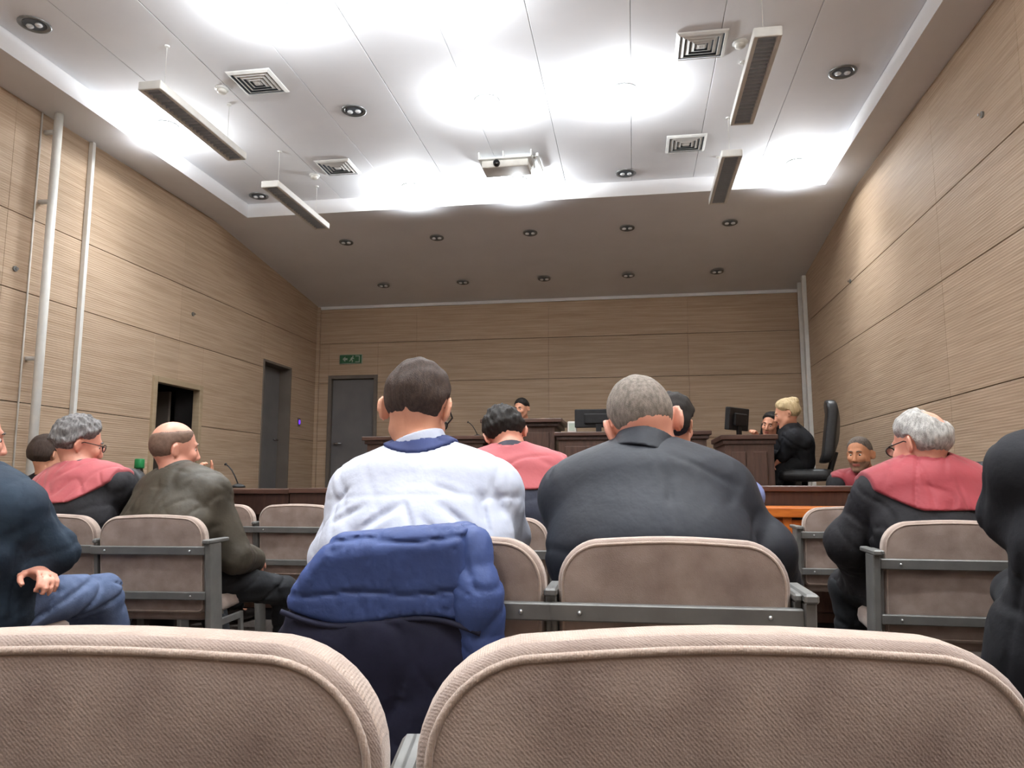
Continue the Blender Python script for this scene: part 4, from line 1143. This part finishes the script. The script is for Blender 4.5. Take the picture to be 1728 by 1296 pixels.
# fair-haired person seated sideways
q7 = at(1343, 718, 7.35); hp = at(1351, 783, 7.38)
p = Person('fair-haired person in black suit seated sideways beside the clerk desk', hp[0], 7.38, ZP, 84, c7=q7, head=at(1327, 698, 7.30), hrot=(78, 14, 0), h=.010, skin='skin', sw=.17, hipz=.585,
           elb=(at(1335, 748, 7.20), at(1335, 748, 7.52)), wri=(at(1319, 772, 7.24), at(1319, 772, 7.48)), knees=(at(1319, 795, 7.28), at(1319, 795, 7.48)), hs=1.0)
p.body().hair('hair_blonde', t=.022, noise=.004, low=-.055, bun=((0, -.085, .085), (.045, .055, .05)))
p.top('suit_black', 'jacket', inf=.02, seed=97, amp=.004, hole=.066, hem=-.1); p.collar('shirt_white', r=.066, z0=-.01, z1=.03); p.trousers('trouser_black')
office_chair((hp[0] + .03, 7.38, ZP), R(80), 'high-backed black office chair at the right wall under the fair-haired person', zb0=.56, zb1=1.12, zseat=.50, lean=.12, arms=False)
oc = at(216, 793, 4.72)
office_chair((oc[0], 4.76, 0), R(8), 'black office chair at the left counter beside the green-capped bottle', zb0=.5, zb1=oc[2] + .005, zseat=.45)
oc = at(1690, 785, 3.9)
office_chair((oc[0] - .05, 3.85, 0), R(-30), 'black office chair behind the robed man with glasses', zb0=.5, zb1=oc[2], zseat=.45)

# ------------------------------------------------------------------ navy puffer jacket over the chair
jx = at(662, 900, 1.57)[0]
j = thing('puffer_jacket', 'navy blue quilted puffer jacket hung over the chair back', 'jacket', (jx, 1.60, 0))
def jb(P):
    # hanging slab behind the chair back and a flap in front, joined over the top edge
    x, y, z = P[:, 0], P[:, 1], P[:, 2]
    ytilt = (ZTOP - z) * TILT
    tw = .192 - .016 * sstep(.70, .85, z) + .008 * sstep(.72, .62, z)
    xo = x + .015 - .08 * sstep(.66, .86, z) * 0
    zt = .815 + .09 * x - .11 * sstep(-.10, -.24, x)
    rear = np.maximum.reduce([np.abs(xo) - tw, z - zt, .30 - z])
    d = np.sqrt(np.maximum(rear + .03, 0) ** 2 + np.maximum(np.abs(y - ytilt + .052) - .012, 0) ** 2) - .03
    front = np.maximum.reduce([np.abs(xo - .01) - tw * .96, z - zt, .60 - z])
    d2 = np.sqrt(np.maximum(front + .02, 0) ** 2 + np.maximum(np.abs(y - ytilt - .082) - .004, 0) ** 2) - .02
    over = np.sqrt(np.maximum(np.abs(xo) - tw + .03, 0) ** 2 + np.maximum(np.abs(z - zt + .012) - .003, 0) ** 2 + np.maximum(np.abs(y - .012) - .06, 0) ** 2) - .026
    return smin(smin(d, over, .03), d2, .02)
def quilt(P):
    x, z = P[:, 0], P[:, 2]
    ph = (z - .03 * x + .004 * np.sin(x * 30)) / .105 + .25
    g = np.abs(np.sin(ph * math.pi))
    return -.004 * np.sqrt(g) + .006 * np.exp(-(g / .10) ** 2) + folds(P * np.array([1.6, 1, .8], f32), 17, 70, .0022)
zc_ = lambda P: .655 - .10 * (P[:, 0]) + .02 * np.sin(P[:, 0] * 14)
def shell(P): return smax(jb(P) + quilt(P), zc_(P) - P[:, 2], .012)
net_obj('shell', shell, (-.29, -.15, .5), (.29, .17, .96), .006, 'puffer_blue', j)
def lining(P):
    d = jb(P) - .004 + folds(P, 19, 26, .006)
    bulge = ell(P, (-.02, -.02, .60), (.235, .06, .085)) + folds(P, 23, 22, .004)
    d = smin(d, bulge, .03)
    return smax(d, P[:, 2] - zc_(P) - .006, .012)
net_obj('lining', lining, (-.33, -.16, .26), (.33, .16, .72), .007, 'puffer_lining', j)
def sleeve(P):
    d = smin(cap(P, (.165, -.03, .805), (.19, -.05, .70), .042, .046), cap(P, (.19, -.05, .70), (.20, -.02, .50), .046, .04), .03)
    return d - .004 * np.sqrt(np.abs(np.sin((P[:, 2]) / .07 * math.pi))) + folds(P, 29, 50, .003)
net_obj('sleeve', sleeve, (.09, -.13, .42), (.29, .06, .92), .006, 'puffer_blue', j)
bm = nb(); tube(bm, [(x, -.095 + .012 * math.cos(x * 9) + (ZTOP - .655) * TILT * .6, .655 - .10 * x + .02 * math.sin(x * 14) - .004) for x in np.linspace(-.215, .2, 18)], .006, 6)
obj('hem_piping', bm, 'puffer_lining', j, True)
